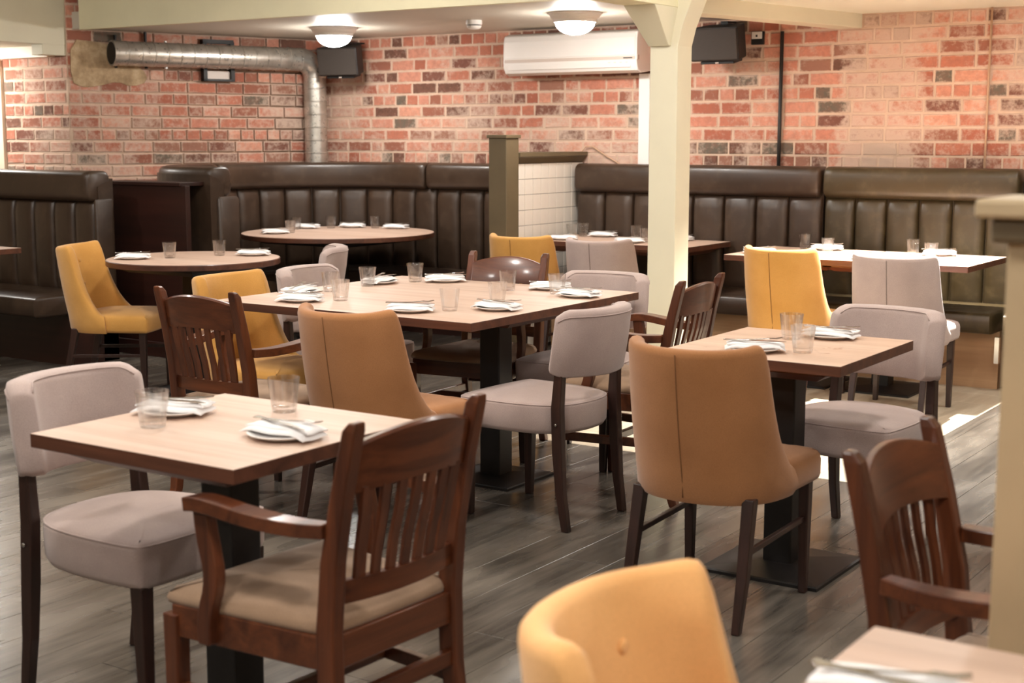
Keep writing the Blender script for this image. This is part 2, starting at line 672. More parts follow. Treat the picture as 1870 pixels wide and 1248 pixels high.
for (x0, x1, y0, y1) in ((.6, 3.4, -3, 8.7), (-10.4, -8.4, -3, 8.7), (-8.4, .6, -3, .3), (-8.4, .6, 8.3, 8.74)):
    xx = x0
    while xx < x1 - .01:
        far.box(xx + .001, min(xx + WPL, x1) - .001, y0, y1, -.008, 0)
        xx += WPL
fo = far.build('plank', 'floor_grey', floor)
fo['kind'] = 'stuff'
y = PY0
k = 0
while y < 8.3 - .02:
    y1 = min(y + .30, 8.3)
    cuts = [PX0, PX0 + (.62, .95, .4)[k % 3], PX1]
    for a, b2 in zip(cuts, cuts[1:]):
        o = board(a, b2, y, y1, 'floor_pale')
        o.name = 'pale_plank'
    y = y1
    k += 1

# brick walls ---------------------------------------------------------------
def brick_mesh(w, h, seed, m):
    r = random.Random(seed)
    j = lambda s: r.uniform(-s, s)
    a, b = w / 2, h / 2
    c = .006
    fr = [(-a + c + j(.003), -b + c + j(.003)), (0 + j(.01), -b + c + j(.003)), (a - c + j(.003), -b + c + j(.003)), (a - c + j(.003), 0 + j(.006)),
          (a - c + j(.003), b - c + j(.003)), (0 + j(.01), b - c + j(.003)), (-a + c + j(.003), b - c + j(.003)), (-a + c + j(.003), 0 + j(.006))]
    bk = [(-a, -b), (0, -b), (a, -b), (a, 0), (a, b), (0, b), (-a, b), (-a, 0)]
    d0 = .0
    R = [[(x, .02, z) for x, z in bk], [(x, .0005 + j(.0008), z) for x, z in bk], [(x, -.0045 + j(.0018), z) for x, z in fr]]
    return MB().rings(R, cap0=False)

BR_S = [brick_mesh(.216, .0755, 100 + i, 'brick') for i in range(6)]
BR_H = [brick_mesh(.100, .0755, 200 + i, 'brick') for i in range(4)]
brick_cache = {}
def make_bricks(parent, origin, ang, length, z0, z1, limit, phase=0, single=None, holes=()):
    """bricks on a wall face. origin xy, direction angle ang (front is to the right-hand side of direction)"""
    rnd = random.Random(int(length * 100) + phase)
    CH = .088
    rows = int((z1 - z0) / CH + .5)
    rot = Matrix.Rotation(ang, 4, 'Z')
    items = []
    for r in range(rows):
        zc = z1 - CH * (r + .5)
        header = (r + phase) % 5 == 0
        s = -.06 - rnd.uniform(0, .10) - (.115 if r % 2 else 0)
        while s < length:
            w = (.110 if header else .228) * rnd.uniform(.96, 1.05)
            if not header and rnd.random() < .10:
                w = .115
            c0, c1 = max(s, 0), min(s + w, length)
            s += w
            if c1 - c0 < .035:
                continue
            items.append((c0, c1, zc))
    def vis(it):
        return single is None or single(it)
    front = [i for i in items if vis(i)]
    extra = [i for i in items if not vis(i)]
    extra += front[limit:]
    front = front[:limit]
    for c0, c1, zc in front:
        w = c1 - c0 - .011
        src, base = (BR_H, .100) if w < .15 else (BR_S, .216)
        k = rnd.randrange(len(src))
        key = (base, k)
        if key not in brick_cache:
            o = src[k].build('brick', 'brick', parent)
            brick_cache[key] = o
        else:
            o = brick_cache[key].copy()
            COL.objects.link(o)
            o.parent = parent
        mid = rot @ Vector(((c0 + c1) / 2, 0, 0))
        o.location = (origin[0] + mid.x, origin[1] + mid.y, zc)
        o.rotation_euler = (0, rnd.uniform(-.008, .008), ang)
        o.scale = (w / base, 1, 1)
    if extra:
        mb = MB()
        tones = []
        for c0, c1, zc in extra:
            w = c1 - c0 - .011
            src, base = (BR_H, .100) if w < .15 else (BR_S, .216)
            s_ = src[rnd.randrange(len(src))]
            M = Matrix.Translation((origin[0], origin[1], zc)) @ rot @ Matrix.Translation(((c0 + c1) / 2, 0, 0)) @ Matrix.Diagonal((w / base, 1, 1, 1))
            n0 = len(mb.v)
            mb.add(s_.v, s_.f, 0, M)
            tones += [rnd.random()] * (len(mb.v) - n0)
        o = mb.build('brick', 'brick_joined', parent)
        at = o.data.attributes.new('tone', 'FLOAT', 'POINT')
        at.data.foreach_set('value', tones)
        o['kind'] = 'stuff'

wall_right = struct(MB().box(CORNER.x - .3, 3.4, YW, YW + .25, 0, 2.8).build('wall_right', 'mortar'))
make_bricks(wall_right, (CORNER.x + .004, YW), 0, 7.0, 1.14, ZC, 298, 0, single=lambda i: i[1] + CORNER.x < -1.95 and i[2] > 1.22)

nl = Vector((-LDIR.y, LDIR.x))     # normal of the wall, turned to the room side
if nl.x < 0:
    nl = -nl
b = MB()
p0, p1 = CORNER + Vector((.0, .1)), PIER
q0, q1 = p0 - nl * .3, PIER + Vector((-.05, .3))
out = [(p0.x, p0.y), (p1.x, p1.y), (q1.x, q1.y), (q0.x, q0.y)]
b.rings([[(x, y, 0) for x, y in out], [(x, y, 2.8) for x, y in out]])
wall_left = struct(b.build('wall_left', 'mortar'))
make_bricks(wall_left, (PIER.x, PIER.y), math.atan2(-LDIR.y, -LDIR.x), 2.06, 1.06, 2.64, 298, 2)

wall_return = struct(MB().box(-10.4, PIER.x - .004, YR + .008, YR + .3, 0, 2.8).build('wall_back', 'mortar'))
make_bricks(wall_return, (-9.165, YR + .008), 0, PIER.x + 9.165, .97, 2.026, 150, 1)
# rough render at the top of the pier
b = MB()
prof = [(.02, 1.83), (.10, 1.79), (.22, 1.80), (.36, 1.84), (.47, 1.80), (.60, 1.84), (.56, 1.93), (.44, 2.00), (.40, 2.09), (.20, 2.12), (.03, 2.13)]
prof = chaikin(prof, 1)
dd = -LDIR
R = []
for dep in (-.002, .010, .016):
    R.append([((PIER + dd * s + nl * dep).x, (PIER + dd * s + nl * dep).y, (z if dep < .012 else 1.96 + (z - 1.96) * .94)) for s, z in prof])
b.rings(R)
b.build('render_patch', 'render_patch', wall_left, smooth=True, auto=40)

# other walls that close the room behind and beside the camera
wall_side = struct(MB().box(3.4, 3.6, -3.2, 9.0, 0, 2.8).build('wall_side', 'paint_wall_plain'))
wall_front = struct(MB().box(-10.4, 3.4, -3.3, -3.1, 0, 2.8).build('wall_front', 'paint_wall_plain'))
wall_far = struct(MB().box(-10.6, -10.4, -3.2, 7.2, 0, 2.8).build('wall_far', 'paint_wall_plain'))

# ceilings, fascia and beams
YF = 6.83
ceil_low = struct(MB().box(-8.9, -3.52, YF + .02, YW + .1, ZC, ZC + .12).build('ceiling', 'paint_ceiling'))
ceil_lit = struct(MB().box(-3.52, 3.4, YF + .02, YW + .1, ZC, ZC + .12).build('ceiling_lit', 'paint_ceiling_lit'))
fascia = struct(MB().box(-8.27, -3.45, YF - .03, YF + .02, ZC - .012, 2.62).build('trim_1', 'paint_beam'))
fascia2 = struct(MB().box(-3.45, 3.4, YF - .03, YF + .02, ZC - .012, 2.62).build('trim_2', 'paint_beam'))
ceil_high = struct(MB().box(-10.4, 3.4, -3.1, YF + .02, 2.62, 2.74).build('ceiling_high', 'paint_ceiling_high'))
bulk = struct(MB().box(-10.4, PIER.x - .01, 5.9, YR + .02, 2.085, 2.62).build('trim_3', 'paint_sage', bevel=.004))
struct(MB().box(-8.56, PIER.x - .012, 6.61, YR + .02, 2.012, 2.09).build('trim_4', 'paint_sage', bevel=.004))
struct(MB().box(-10.4, -8.56, 6.74, YR + .02, 2.004, 2.09).build('trim_7', 'door_white', bevel=.004))

# timber post with its beams and braces
post = thing('timber_post', 'pale sage square timber post with flared braces under the ceiling beam', 'post', (-3.53, 6.712, 0))
MB().box(-.080, .080, -.080, .080, 0, 2.095).build('shaft', 'paint_sage', post, bevel=.004)
b = MB()
b.rings([[(-.081, -.100, 1.905), (.040, -.100, 1.905), (.040, -.05, 1.905), (-.081, -.05, 1.905)],
         [(-.081, -.112, 1.915), (.040, -.112, 1.915), (.040, -.05, 1.915), (-.081, -.05, 1.915)],
         [(-.100, -.33, 2.095), (.080, -.33, 2.095), (.080, -.05, 2.095), (-.100, -.05, 2.095)]])
b.build('brace', 'paint_sage', post, bevel=.003)
b = MB()
b.rings([[(.0, -.079, 1.90), (.079, -.079, 1.90), (.079, .078, 1.90), (.0, .078, 1.90)],
         [(.02, -.084, 2.0), (.105, -.084, 2.0), (.105, .078, 2.0), (.02, .078, 2.0)],
         [(.17, -.09, 2.52), (.32, -.09, 2.52), (.32, .078, 2.52), (.17, .078, 2.52)]])
b.build('brace', 'paint_sage', post, bevel=.003)
MB().box(-3.63, -3.45, 2.0, 6.79, 2.095, 2.62).build('trim_5', 'paint_beam', bevel=.004)['kind'] = 'structure'
a0, a1 = Vector((-3.75, 6.86)), Vector((-3.34, 8.76))
dv = (a1 - a0).normalized()
sv = Vector((dv.y, -dv.x)) * .08
b = MB()
oo = [a0 - sv, a0 + sv, a1 + sv, a1 - sv]
b.rings([[(p.x, p.y, 2.112) for p in oo], [(p.x, p.y, ZC + .01) for p in oo]])
b.build('trim_6', 'paint_sage', bevel=.003)['kind'] = 'structure'

# glazed door at the far side
door = struct(MB().box(-9.30, -9.165, YR - .02, YR + .05, 0, 2.0).build('door_1', 'door_white', bevel=.004))
MB().box(-10.2, -9.30, YR - .012, YR + .006, .02, 2.0).build('pane', 'door_glass_dark', door)
MB().box(-9.36, -9.30, YR - .035, YR - .005, .0, 2.0).build('stile', 'door_white', door)
b = MB()
b.tube([(-9.33, YR - .03, 1.28), (-9.33, YR - .075, 1.28), (-9.33, YR - .08, 1.36), (-9.335, YR - .06, 1.42)], .013, 8)
b.build('handle', 'plastic_white', door, smooth=True)

# ------------------------------------------------------------------ lamps
def dome_lamp(loc, label, glow, group):
    t = thing('ceiling_lamp', label, 'lamp', loc, 0, group)
    MB().lathe([(.17, 0), (.172, -.008), (.158, -.016), (.150, -.034), (.138, -.042), (.132, -.06), (.122, -.064)], 32, cap1=False).build('collar', 'plastic_white', t, smooth=True, auto=35)
    prof = [(.122 * math.cos(a), -.060 - .075 * math.sin(a)) for a in [math.radians(q) for q in (0, 12, 25, 38, 50, 62, 74, 84, 89)]]
    MB().lathe(prof, 32, cap0=False).build('glass_dome', glow, t, smooth=True)
    return t
L1 = dome_lamp((-6.76, 7.78, ZC), 'glowing glass dome ceiling lamp above the round booth table', 'lamp_glow_far', None)
dup(L1, (-4.71, 7.68, ZC), 0, 'glowing glass dome ceiling lamp close to the white air conditioner')
dup(L1, (-1.25, 7.45, ZC), 0, 'glowing glass dome ceiling lamp above the end of the worn banquette')
LN = None  # unseen dome lamps added to light the near part of the room
for i, (x, y) in enumerate([(-.9, 4.7), (-3.0, 3.2), (-5.0, 3.6), (-2.6, 5.6), (-5.2, 5.6), (-7.2, 4.2), (-1.9, 1.15), (-4.2, 1.7), (-6.0, 2.9), (.35, 1.35), (-.9, -.6), (-3.2, -.4), (.9, 2.9)]):
    if LN is None:
        LN = dome_lamp((x, y, 2.62), 'added unseen glass dome lamp lighting the room from its higher ceiling', 'lamp_glow_near', 'dome lamps on the high ceiling')
    else:
        dup(LN, (x, y, 2.62), 0)
dup(LN, (-9.35, 6.36, 2.085), 0, 'glowing glass dome lamp under the soffit near the glazed door')
sp = thing('ceiling_spotlight', 'round recessed ceiling spotlight over the wall table at the worn banquette', 'spotlight', (-2.45, 7.92, ZC))
MB().lathe([(.05, .0), (.056, -.004), (.05, -.008), (.038, -.006), (.036, -.001)], 24).build('trim_ring', 'plastic_white', sp, smooth=True)
MB().lathe([(.034, -.003), (.03, -.0065)], 20).build('lens', 'spot_glow', sp)
sl = bpy.data.lights.new('spot', 'SPOT')
sl.energy = SPOT_W
sl.color = (1, .95, .87)
sl.spot_size = math.radians(88)
sl.spot_blend = .7
sl.shadow_soft_size = .02
so = bpy.data.objects.new('spot_light', sl)
COL.objects.link(so)
so.parent = sp
so.location = (0, 0, -.03)
so.rotation_euler = (math.radians(-14), 0, 0)

b = MB()
sd = thing('smoke_detector', 'small white round smoke detector on the low ceiling', 'smoke detector', (-5.57, 7.81, ZC))
b.lathe([(.052, 0), (.054, -.012), (.054, -.026), (.050, -.03)], 24).build('base', 'plastic_white', sd, smooth=True, auto=40)
MB().lathe([(.046, -.03), (.046, -.036)], 24).build('slot', 'plastic_black', sd)
MB().lathe([(.050, -.036), (.046, -.048), (.030, -.058), (.012, -.061)], 24).build('cover', 'plastic_white', sd, smooth=True, auto=50)

# ================================================================== BANQUETTES
def frames(path):
    """points with a front normal (to the right-hand side of travel) for a plan path"""
    P = [Vector(p) for p in path]
    out = []
    for i, p in enumerate(P):
        a = P[max(i - 1, 0)]
        b_ = P[min(i + 1, len(P) - 1)]
        d = (b_ - a).normalized()
        out.append((p, Vector((d.y, -d.x))))
    return out

def sweep(mb, path, prof, mi=0, pinch=0):
    """closed profile [(forward, z)] swept along a plan path; pinch rounds the ends"""
    fr = frames(path)
    R = []
    n = len(fr)
    cf = sum(p[0] for p in prof) / len(prof)
    cz = sum(p[1] for p in prof) / len(prof)
    seq = list(range(n))
    for i in seq:
        p, nn = fr[i]
        R.append([(p.x + nn.x * f, p.y + nn.y * f, z) for f, z in prof])
    if pinch:
        d0 = (fr[1][0] - fr[0][0]).normalized()
        d1 = (fr[-1][0] - fr[-2][0]).normalized()
        def ring(p, nn, sc):
            return [(p.x + nn.x * (cf + (f - cf) * sc), p.y + nn.y * (cf + (f - cf) * sc), cz + (z - cz) * sc) for f, z in prof]
        R = [ring(fr[0][0] - d0 * pinch, fr[0][1], .80), ring(fr[0][0] - d0 * pinch * .6, fr[0][1], .93)] + R + \
            [ring(fr[-1][0] + d1 * pinch * .6, fr[-1][1], .93), ring(fr[-1][0] + d1 * pinch, fr[-1][1], .80)]
    mb.rings(R, mi)
    return mb

def ell(cf, cz, rf, rz, n=16, p=2.6):
    out = []
    for k in range(n):
        a = 2 * math.pi * k / n
        c, s = math.cos(a), math.sin(a)
        out.append((cf + rf * math.copysign(abs(c) ** (2 / p), c), cz + rz * math.copysign(abs(s) ** (2 / p), s)))
    return out

def subpath(path, s0, s1, n):
    P = [Vector(p) for p in path]
    L = [0]
    for a, b_ in zip(P, P[1:]):
        L.append(L[-1] + (b_ - a).length)
    def at(s):
        for i in range(len(P) - 1):
            if s <= L[i + 1] + 1e-9:
                return P[i].lerp(P[i + 1], (s - L[i]) / max(1e-9, L[i + 1] - L[i]))
        return P[-1]
    return [at(s0 + (s1 - s0) * k / n) for k in range(n + 1)]

def plen(path):
    P = [Vector(p) for p in path]
    return sum((b_ - a).length for a, b_ in zip(P, P[1:]))

def banquette(root, path, zt, mat, chan, seat_cuts=None, bolster_cuts=None, zs=.46, depth=.5, plinth='wood_panel_dark', setback=.17, back_t=.14, seat_z0=.33, ends=0):
    """path: plan line of the front face of the back cushion"""
    L = plen(path)
    fine = subpath(path, 0, L, max(2, int(L / .06)))
    sweep(MB(), fine, [(-back_t, 0), (-.02, 0), (-.02, zt - .10), (-back_t, zt - .05)]).build('back_frame', mat, root)
    n = max(1, round(L / chan))
    zb0, zb1 = zs - .05, zt - .185
    for k in range(n):
        s0, s1 = L * k / n + .002, L * (k + 1) / n - .002
        sub = frames(subpath(path, s0, s1, 8))
        R = []
        us = [0, .015, .05, .12, .3, .5, .7, .88, .95, .985, 1]
        sub = frames([subpath(path, s0 + (s1 - s0) * u, s0 + (s1 - s0) * u + .0001, 1)[0] for u in us])
        zz = [0, .015, .05, .15, .5, .85, .95, .985, 1]
        grid = []
        for v in zz:
            row = []
            for u, (p, nn) in zip(us, sub):
                e = (1 - abs(2 * u - 1) ** 7) ** .6 if 0 < u < 1 else 0
                g = (1 - abs(2 * v - 1) ** 9) ** .6 if 0 < v < 1 else 0
                f = -.022 + .050 * (e * g)
                row.append((p.x + nn.x * f, p.y + nn.y * f, zb0 + (zb1 - zb0) * v))
            grid.append(row)
        MB().rings(grid, closed=False, cap0=False, cap1=False).build('back_channel', mat, root, smooth=True)
    cuts = bolster_cuts or [0, L]
    for c0, c1 in zip(cuts, cuts[1:]):
        sp_ = subpath(path, c0 + .022, c1 - .022, max(2, int((c1 - c0) / .05)))
        sweep(MB(), sp_, ell(-.035, zt - .098, .095, .098, 28, 4.0), pinch=.016).build('bolster', mat, root, smooth=True, auto=50)
    cuts = seat_cuts or [0, L]
    for c0, c1 in zip(cuts, cuts[1:]):
        sp_ = subpath(path, c0 + .016, c1 - .016, max(2, int((c1 - c0) / .06)))
        sweep(MB(), sp_, ell(depth / 2 - .02, (zs + seat_z0) / 2, depth / 2 + .02, (zs - seat_z0) / 2, 28, 7.0), pinch=.012).build('seat_cushion', mat, root, smooth=True, auto=40)
    sweep(MB(), fine, [(-back_t, 0), (depth - setback, 0), (depth - setback, seat_z0 + .005), (-back_t, seat_z0 + .005)]).build('plinth', plinth, root)

YB = 8.585
r = thing('banquette', 'long brown leather banquette starting beside the white tiled partition', 'banquette', (0, 0, 0), 0, None)
banquette(r, [(-5.24, YB), (-3.425, YB)], 1.255, 'leather_brown', .23, plinth='wood_plinth')
r = thing('banquette', 'worn leather banquette, tinted olive for its light, behind the brightly lit wall table', 'banquette')
banquette(r, [(-3.41, YB), (-2.20, YB)], 1.255, 'leather_worn_lit', .205, plinth='wood_plinth')
MB().box(-2.19, -2.165, 8.12, 8.15, .17, .32).build('bracket', 'metal_chrome', r)  # chrome bar standing in for a bright streak of light
r = thing('banquette', 'brown leather banquette in line past the worn one, mostly behind the panelled post', 'banquette')
banquette(r, [(-2.155, YB), (-.95, YB)], 1.255, 'leather_worn_lit', .205, plinth='wood_plinth')

# curved corner booth around the round table
C6 = Vector((-6.74, 7.74))
arc = [(C6.x + .91 * math.cos(math.radians(a)), C6.y + .86 * math.sin(math.radians(a))) for a in range(178, 86, -6)]
path = [(-6.81, 6.74), (-7.06, 6.745), (-7.26, 6.78), (-7.44, 6.89), (-7.56, 7.08), (-7.62, 7.32), (-7.65, 7.55)] + arc + [(-6.55, YB), (-5.40, YB)]
path = [tuple(p) for p in resample(chaikin(path, 2, False), .05)]
LB = plen(path)
best = min(range(len(path)), key=lambda i: abs(path[i][0] + 6.55) + (5 if path[i][1] < 8 else 0))
cutL = plen(path[:best + 1])
best2 = min(range(len(path)), key=lambda i: abs(path[i][0] + 7.64) + abs(path[i][1] - 7.42))
cut2 = plen(path[:best2 + 1])
r = thing('curved_banquette', 'curved brown leather corner banquette wrapped around the round booth table', 'banquette')
banquette(r, path, 1.245, 'leather_brown', .212, seat_cuts=[0, LB * .34, LB * .66, LB], bolster_cuts=[0, cut2, cutL, LB], depth=.46)
# arm end of the curved booth in leather, with wooden screen behind it
b = MB()
b.layers(rrect(-6.84, -6.785, 6.655, 6.84, .02), [(.01, .30), (0, .33), (0, 1.03), (.012, 1.05)])
b.build('arm_end', 'leather_brown', r, smooth=True, auto=40)
# the wooden screen
sc = thing('wooden_screen', 'dark mahogany panel screen between the straight booth and the curved banquette', 'screen')
MB().box(-7.60, -6.83, 6.40, 6.44, 0, 1.13).build('panel', 'wood_panel_dark', sc, bevel=.003)
MB().box(-7.62, -6.87, 6.39, 6.60, 1.125, 1.15).build('cap', 'wood_panel_dark', sc, bevel=.004)
MB().box(-7.60, -6.83, 6.388, 6.40, 0, .10).build('skirting', 'wood_panel_dark', sc, bevel=.003)

r = thing('booth_bench', 'straight brown leather booth bench at the side by the glazed door', 'banquette')
banquette(r, [(-9.3, 6.05), (-7.27, 6.05)], 1.225, 'leather_brown', .205, depth=.5, setback=.28, back_t=.14)
b = MB()
b.layers(rrect(-7.275, -7.245, 6.03, 6.17, .012), [(.006, .33), (0, .345), (0, 1.03), (.006, 1.045)])
b.build('end_panel', 'leather_brown', r, smooth=True, auto=40)

# ================================================================== PARTITION WITH TILES
pt = thing('tiled_partition', 'low white tiled partition wall with olive newel post between two banquettes', 'partition')
MB().box(-5.375, -5.292, 7.86, YW - .012, 0, 1.28).build('core', 'grout', pt)
tile0 = None
TW, TH = .099, .1035
yy = 7.888
while yy < YW - .03:
    zz = 1.262
    w = min(TW, YW - .014 - yy)
    while zz > .12:
        key = abs(w - TW) < .001
        if tile0 is None or not key:
            o = MB().box(0, .010, -w / 2 + .0026, w / 2 - .0026, -TH / 2 + .0015, TH / 2 - .0015).build('tile', 'tile_white', pt, bevel=.0012, seg=1)
            if key:
                tile0 = o
        else:
            o = tile0.copy()
            COL.objects.link(o)
        o.location = (-5.293, yy + w / 2, zz - TH / 2)
        zz -= TH
    yy += TW
MB().box(-5.395, -5.255, 7.725, 7.872, 0, 1.43).build('newel', 'paint_olive', pt, bevel=.004)
MB().box(-5.405, -5.245, 7.712, 7.885, 1.43, 1.452).build('newel_cap', 'paint_olive', pt, bevel=.004)
b = MB()
prof = [(-5.40, 1.285), (-5.285, 1.265), (-5.272, 1.285), (-5.262, 1.30), (-5.245, 1.31), (-5.245, 1.335), (-5.41, 1.335)]
b.rings([[(x, 7.875, z) for x, z in prof], [(x, YW - .014, z) for x, z in prof]])
b.build('top_rail', 'paint_olive', pt)

# panelled post close to the camera with a low screen running off to the side
np_ = thing('partition_post', 'beige square partition post with flat cap standing by the foreground table', 'post')
MB().box(-.542, -.422, 2.05, 2.17, 0, 1.335).build('shaft', 'paint_stone', np_, bevel=.004)
MB().box(-.580, -.384, 2.012, 2.208, 1.335, 1.362).build('cap', 'paint_stone', np_, bevel=.006)
MB().box(-.562, -.402, 2.03, 2.19, 1.300, 1.335).build('cap_moulding', 'paint_olive', np_, bevel=.008)
MB().box(-.425, 1.2, 2.085, 2.135, 0, 1.15).build('screen_panel', 'paint_olive_light', np_, bevel=.003)
MB().box(-.425, 1.2, 2.07, 2.15, 1.15, 1.18).build('screen_rail', 'paint_olive_light', np_, bevel=.004)

# ================================================================== THINGS ON THE WALLS
ac = thing('air_conditioner', 'white wall mounted air conditioner unit on the brick wall', 'air conditioner')
AX0, AX1 = -5.83, -4.745
b = MB()
pr = [(YW - .014, 1.885), (8.60, 1.868), (8.555, 1.885), (8.532, 1.925), (8.528, 1.960), (8.532, 2.10), (8.545, 2.142), (8.60, 2.160), (YW - .014, 2.165)]
b.rings([[(AX1, y, z) for y, z in pr], [(AX0, y, z) for y, z in pr]])
b.build('housing', 'plastic_white', ac, smooth=True, auto=30, bevel=.006)
b = MB()
b.rings([[(AX1 - .012, y, z) for y, z in ((8.5235, 1.985), (8.5255, 2.10), (8.538, 2.138), (8.56, 2.138), (8.56, 1.985))],
         [(AX0 + .012, y, z) for y, z in ((8.5235, 1.985), (8.5255, 2.10), (8.538, 2.138), (8.56, 2.138), (8.56, 1.985))]])
b.build('front_panel', 'plastic_white', ac, bevel=.004)
MB().box(AX0 + .015, AX1 - .012, 8.525, 8.55, 1.957, 1.979).build('trim_band', 'plastic_grey', ac, bevel=.002)
b = MB()
b.rings([[(AX1 - .05, y, z) for y, z in ((8.534, 1.905), (8.527, 1.945), (8.56, 1.945), (8.56, 1.905))], [(AX0 + .04, y, z) for y, z in ((8.534, 1.905), (8.527, 1.945), (8.56, 1.945), (8.56, 1.905))]])
b.build('louvre', 'plastic_white', ac, bevel=.003)
MB().box(AX1 - .10, AX1 - .03, 8.5235, 8.527, 1.963, 1.970).build('badge', 'plastic_black', ac)
for q in range(4):
    MB().box(AX1 - .22 + q * .045, AX1 - .203 + q * .045, 8.5262, 8.530, 1.936, 1.940).build('indicator', 'plastic_grey', ac)
MB().box(AX1 - .004, AX1 + .004, 8.535, 8.56, 1.955, 1.985).build('side_clip', 'plastic_grey', ac)

tk = tag(MB().box(-4.835, -4.750, YW - .024, YW - .0125, 1.02, 1.868).build('cable_trunking', 'plastic_white', bevel=.003), 'white plastic cable trunking running down from the air conditioner', 'trunking')
b = MB()
b.tube([(-3.79, YW - .022, 1.03), (-3.79, YW - .022, 1.5), (-3.788, YW - .022, 2.112)], .012, 10)
tag(b.build('wall_conduit', 'cable_dark', smooth=True), 'black vertical conduit running down the brick wall', 'conduit')
b = MB()
b.tube([(-2.465, YW - .018, 1.03), (-2.465, YW - .018, 1.6), (-2.463, YW - .018, ZC)], .007, 8)
tag(b.build('wall_pipe', 'cable_pale', smooth=True), 'thin brick coloured pipe running up the wall behind the worn banquette', 'pipe')
b = MB()
b.tube([(-5.27, 8.70, 1.335), (-5.25, 8.715, 1.372), (-5.20, 8.73, 1.37), (-5.08, 8.73, 1.30), (-4.95, 8.73, 1.235), (-4.9, 8.73, 1.21)], .005, 6)
tag(b.build('loose_cable', 'cable_pale', smooth=True), 'thin pale cable drooping from the partition rail onto the banquette', 'cable')

def speaker(name_label, loc, rz, tilt, w=.34, h=.215, d=.20):
    t = thing('wall_speaker', name_label, 'speaker', loc)
    M = Matrix.Rotation(rz, 4, 'Z') @ Matrix.Rotation(tilt, 4, 'X')
    def part(nm, out, z0, z1, mat, bev):
        b_ = MB()
        b_.rings([[(x, y, z0) for x, y in out], [(x, y, z1) for x, y in out]], M=M)
        return b_.build(nm, mat, t, bevel=bev)
    out = [(-w / 2, -d / 2), (w / 2, -d / 2), (w * .36, d / 2), (-w * .36, d / 2)]
    part('cabinet', out, -h / 2, h / 2, 'plastic_black', .01)
    part('grille', [(-w / 2 + .008, -d / 2 - .010), (w / 2 - .008, -d / 2 - .010), (w / 2 - .008, -d / 2 + .002), (-w / 2 + .008, -d / 2 + .002)], -h / 2 + .008, h / 2 - .008, 'grille_black', .006)
    part('bracket', [(-w * .34, -d * .35), (w * .34, -d * .35), (w * .3, d * .4), (-w * .3, d * .4)], -h / 2 - .022, -h / 2 - .004, 'plastic_black', .003)
    part('badge', [(-.012, -d * .35 - .003), (.012, -d * .35 - .003), (.012, -d * .35), (-.012, -d * .35)], -h / 2 - .018, -h / 2 - .010, 'plastic_grey', 0)
    b_ = MB()
    b_.bar([M @ Vector((0, d * .3, h / 2 - .01)), M @ Vector((0, d * .3, h / 2 + .016)), Vector((.0, YW - .014 - loc[1], h / 2 + .03))], .05, .012, (1, 0, 0) if False else (0, .3, 1))
    b_.build('mount', 'plastic_black', t)
    return t
speaker('black wall speaker beside the duct elbow in the brick corner', (-7.30, 8.50, 2.02), math.radians(14), math.radians(10))
speaker('black wall speaker between the timber post and the black conduit', (-4.14, 8.56, 2.045), math.radians(-2), math.radians(10), w=.355, h=.215)
sb = thing('socket_box', 'white socket box on the wall beside the black speaker', 'socket', (-3.955, YW - .03, 2.075))
MB().box(-.042, .042, -.012, .018, -.042, .042).build('back_box', 'plastic_black', sb, bevel=.004)
MB().box(-.036, .036, -.018, -.010, -.006, .040).build('face_plate', 'plastic_white', sb, bevel=.003)
MB().box(-.006, .006, -.021, -.016, .006, .020).build('switch', 'plastic_black', sb)

# galvanised duct along the side wall, elbow in the corner, dropping behind the banquette
dk = thing('ventilation_duct', 'galvanised steel spiral duct along the wall with an elbow in the corner', 'duct')
RD = .088
def along(s, z, off):
    p = PIER + (-LDIR) * s + nl * off
    return Vector((p.x, p.y, z))
ZD = 2.035
s0, s1 = .30, 1.83
P = []
Rr = []
s = s0
while s < s1 - .10:
    for ds, rr in ((0, RD), (.088, RD), (.092, RD + .0035), (.096, RD + .0035), (.0999, RD)):
        P.append(along(s + ds, ZD, .115)); Rr.append(rr)
    s += .10
MB().tube(P, Rr, 28).build('horizontal_run', 'galvanised', dk, smooth=True, auto=30)
e0 = along(s, ZD, .115)
turn = []
dirv = Vector((-LDIR.x, -LDIR.y, 0))
Rb = .13
for k in range(9):
    a = math.radians(90 * k / 8)
    turn.append(e0 + dirv * (Rb * math.sin(a)) + Vector((0, 0, -Rb * (1 - math.cos(a)))))
MB().tube([e0 - dirv * .01] + turn + [turn[-1] - Vector((0, 0, .01))], RD + .002, 28).build('elbow', 'galvanised', dk, smooth=True)
P, Rr = [], []
z = turn[-1].z
base = turn[-1]
while z > .9:
    for dz, rr in ((0, RD), (.088, RD), (.092, RD + .0035), (.096, RD + .0035), (.0999, RD)):
        P.append(Vector((base.x, base.y, z - dz))); Rr.append(rr)
    z -= .10
MB().tube(P, Rr, 28).build('vertical_run', 'galvanised', dk, smooth=True, auto=30)
b = MB()
b.tube([along(s0 - .012, ZD, .115), along(s0 + .02, ZD, .115)], RD + .004, 28)
b.build('end_collar', 'galvanised', dk, smooth=True, auto=30)
b = MB()
for q in range(-7, 8):
    hh = math.sqrt(max(0, .078 ** 2 - (q * .0105) ** 2))
    if hh > .01:
        a_, c_ = along(s0 - .016, ZD + q * .0105, .115 - hh), along(s0 - .016, ZD + q * .0105, .115 + hh)
        b.bar([a_, c_], .003, .0065)
b.tube([along(s0 - .0135, ZD, .115), along(s0 - .0122, ZD, .115)], .080, 24)
b.build('end_grille', 'plastic_black', dk)
for ss in (s0 + .05, .58):
    b = MB()
    b.bar([along(ss, 2.2 if ss > .4 else 2.17, .03), along(ss, ZD - RD - .012, .03)], .03, .012, (dirv.x, dirv.y, 0))
    b.build('hanger_strap', 'plastic_black', dk)
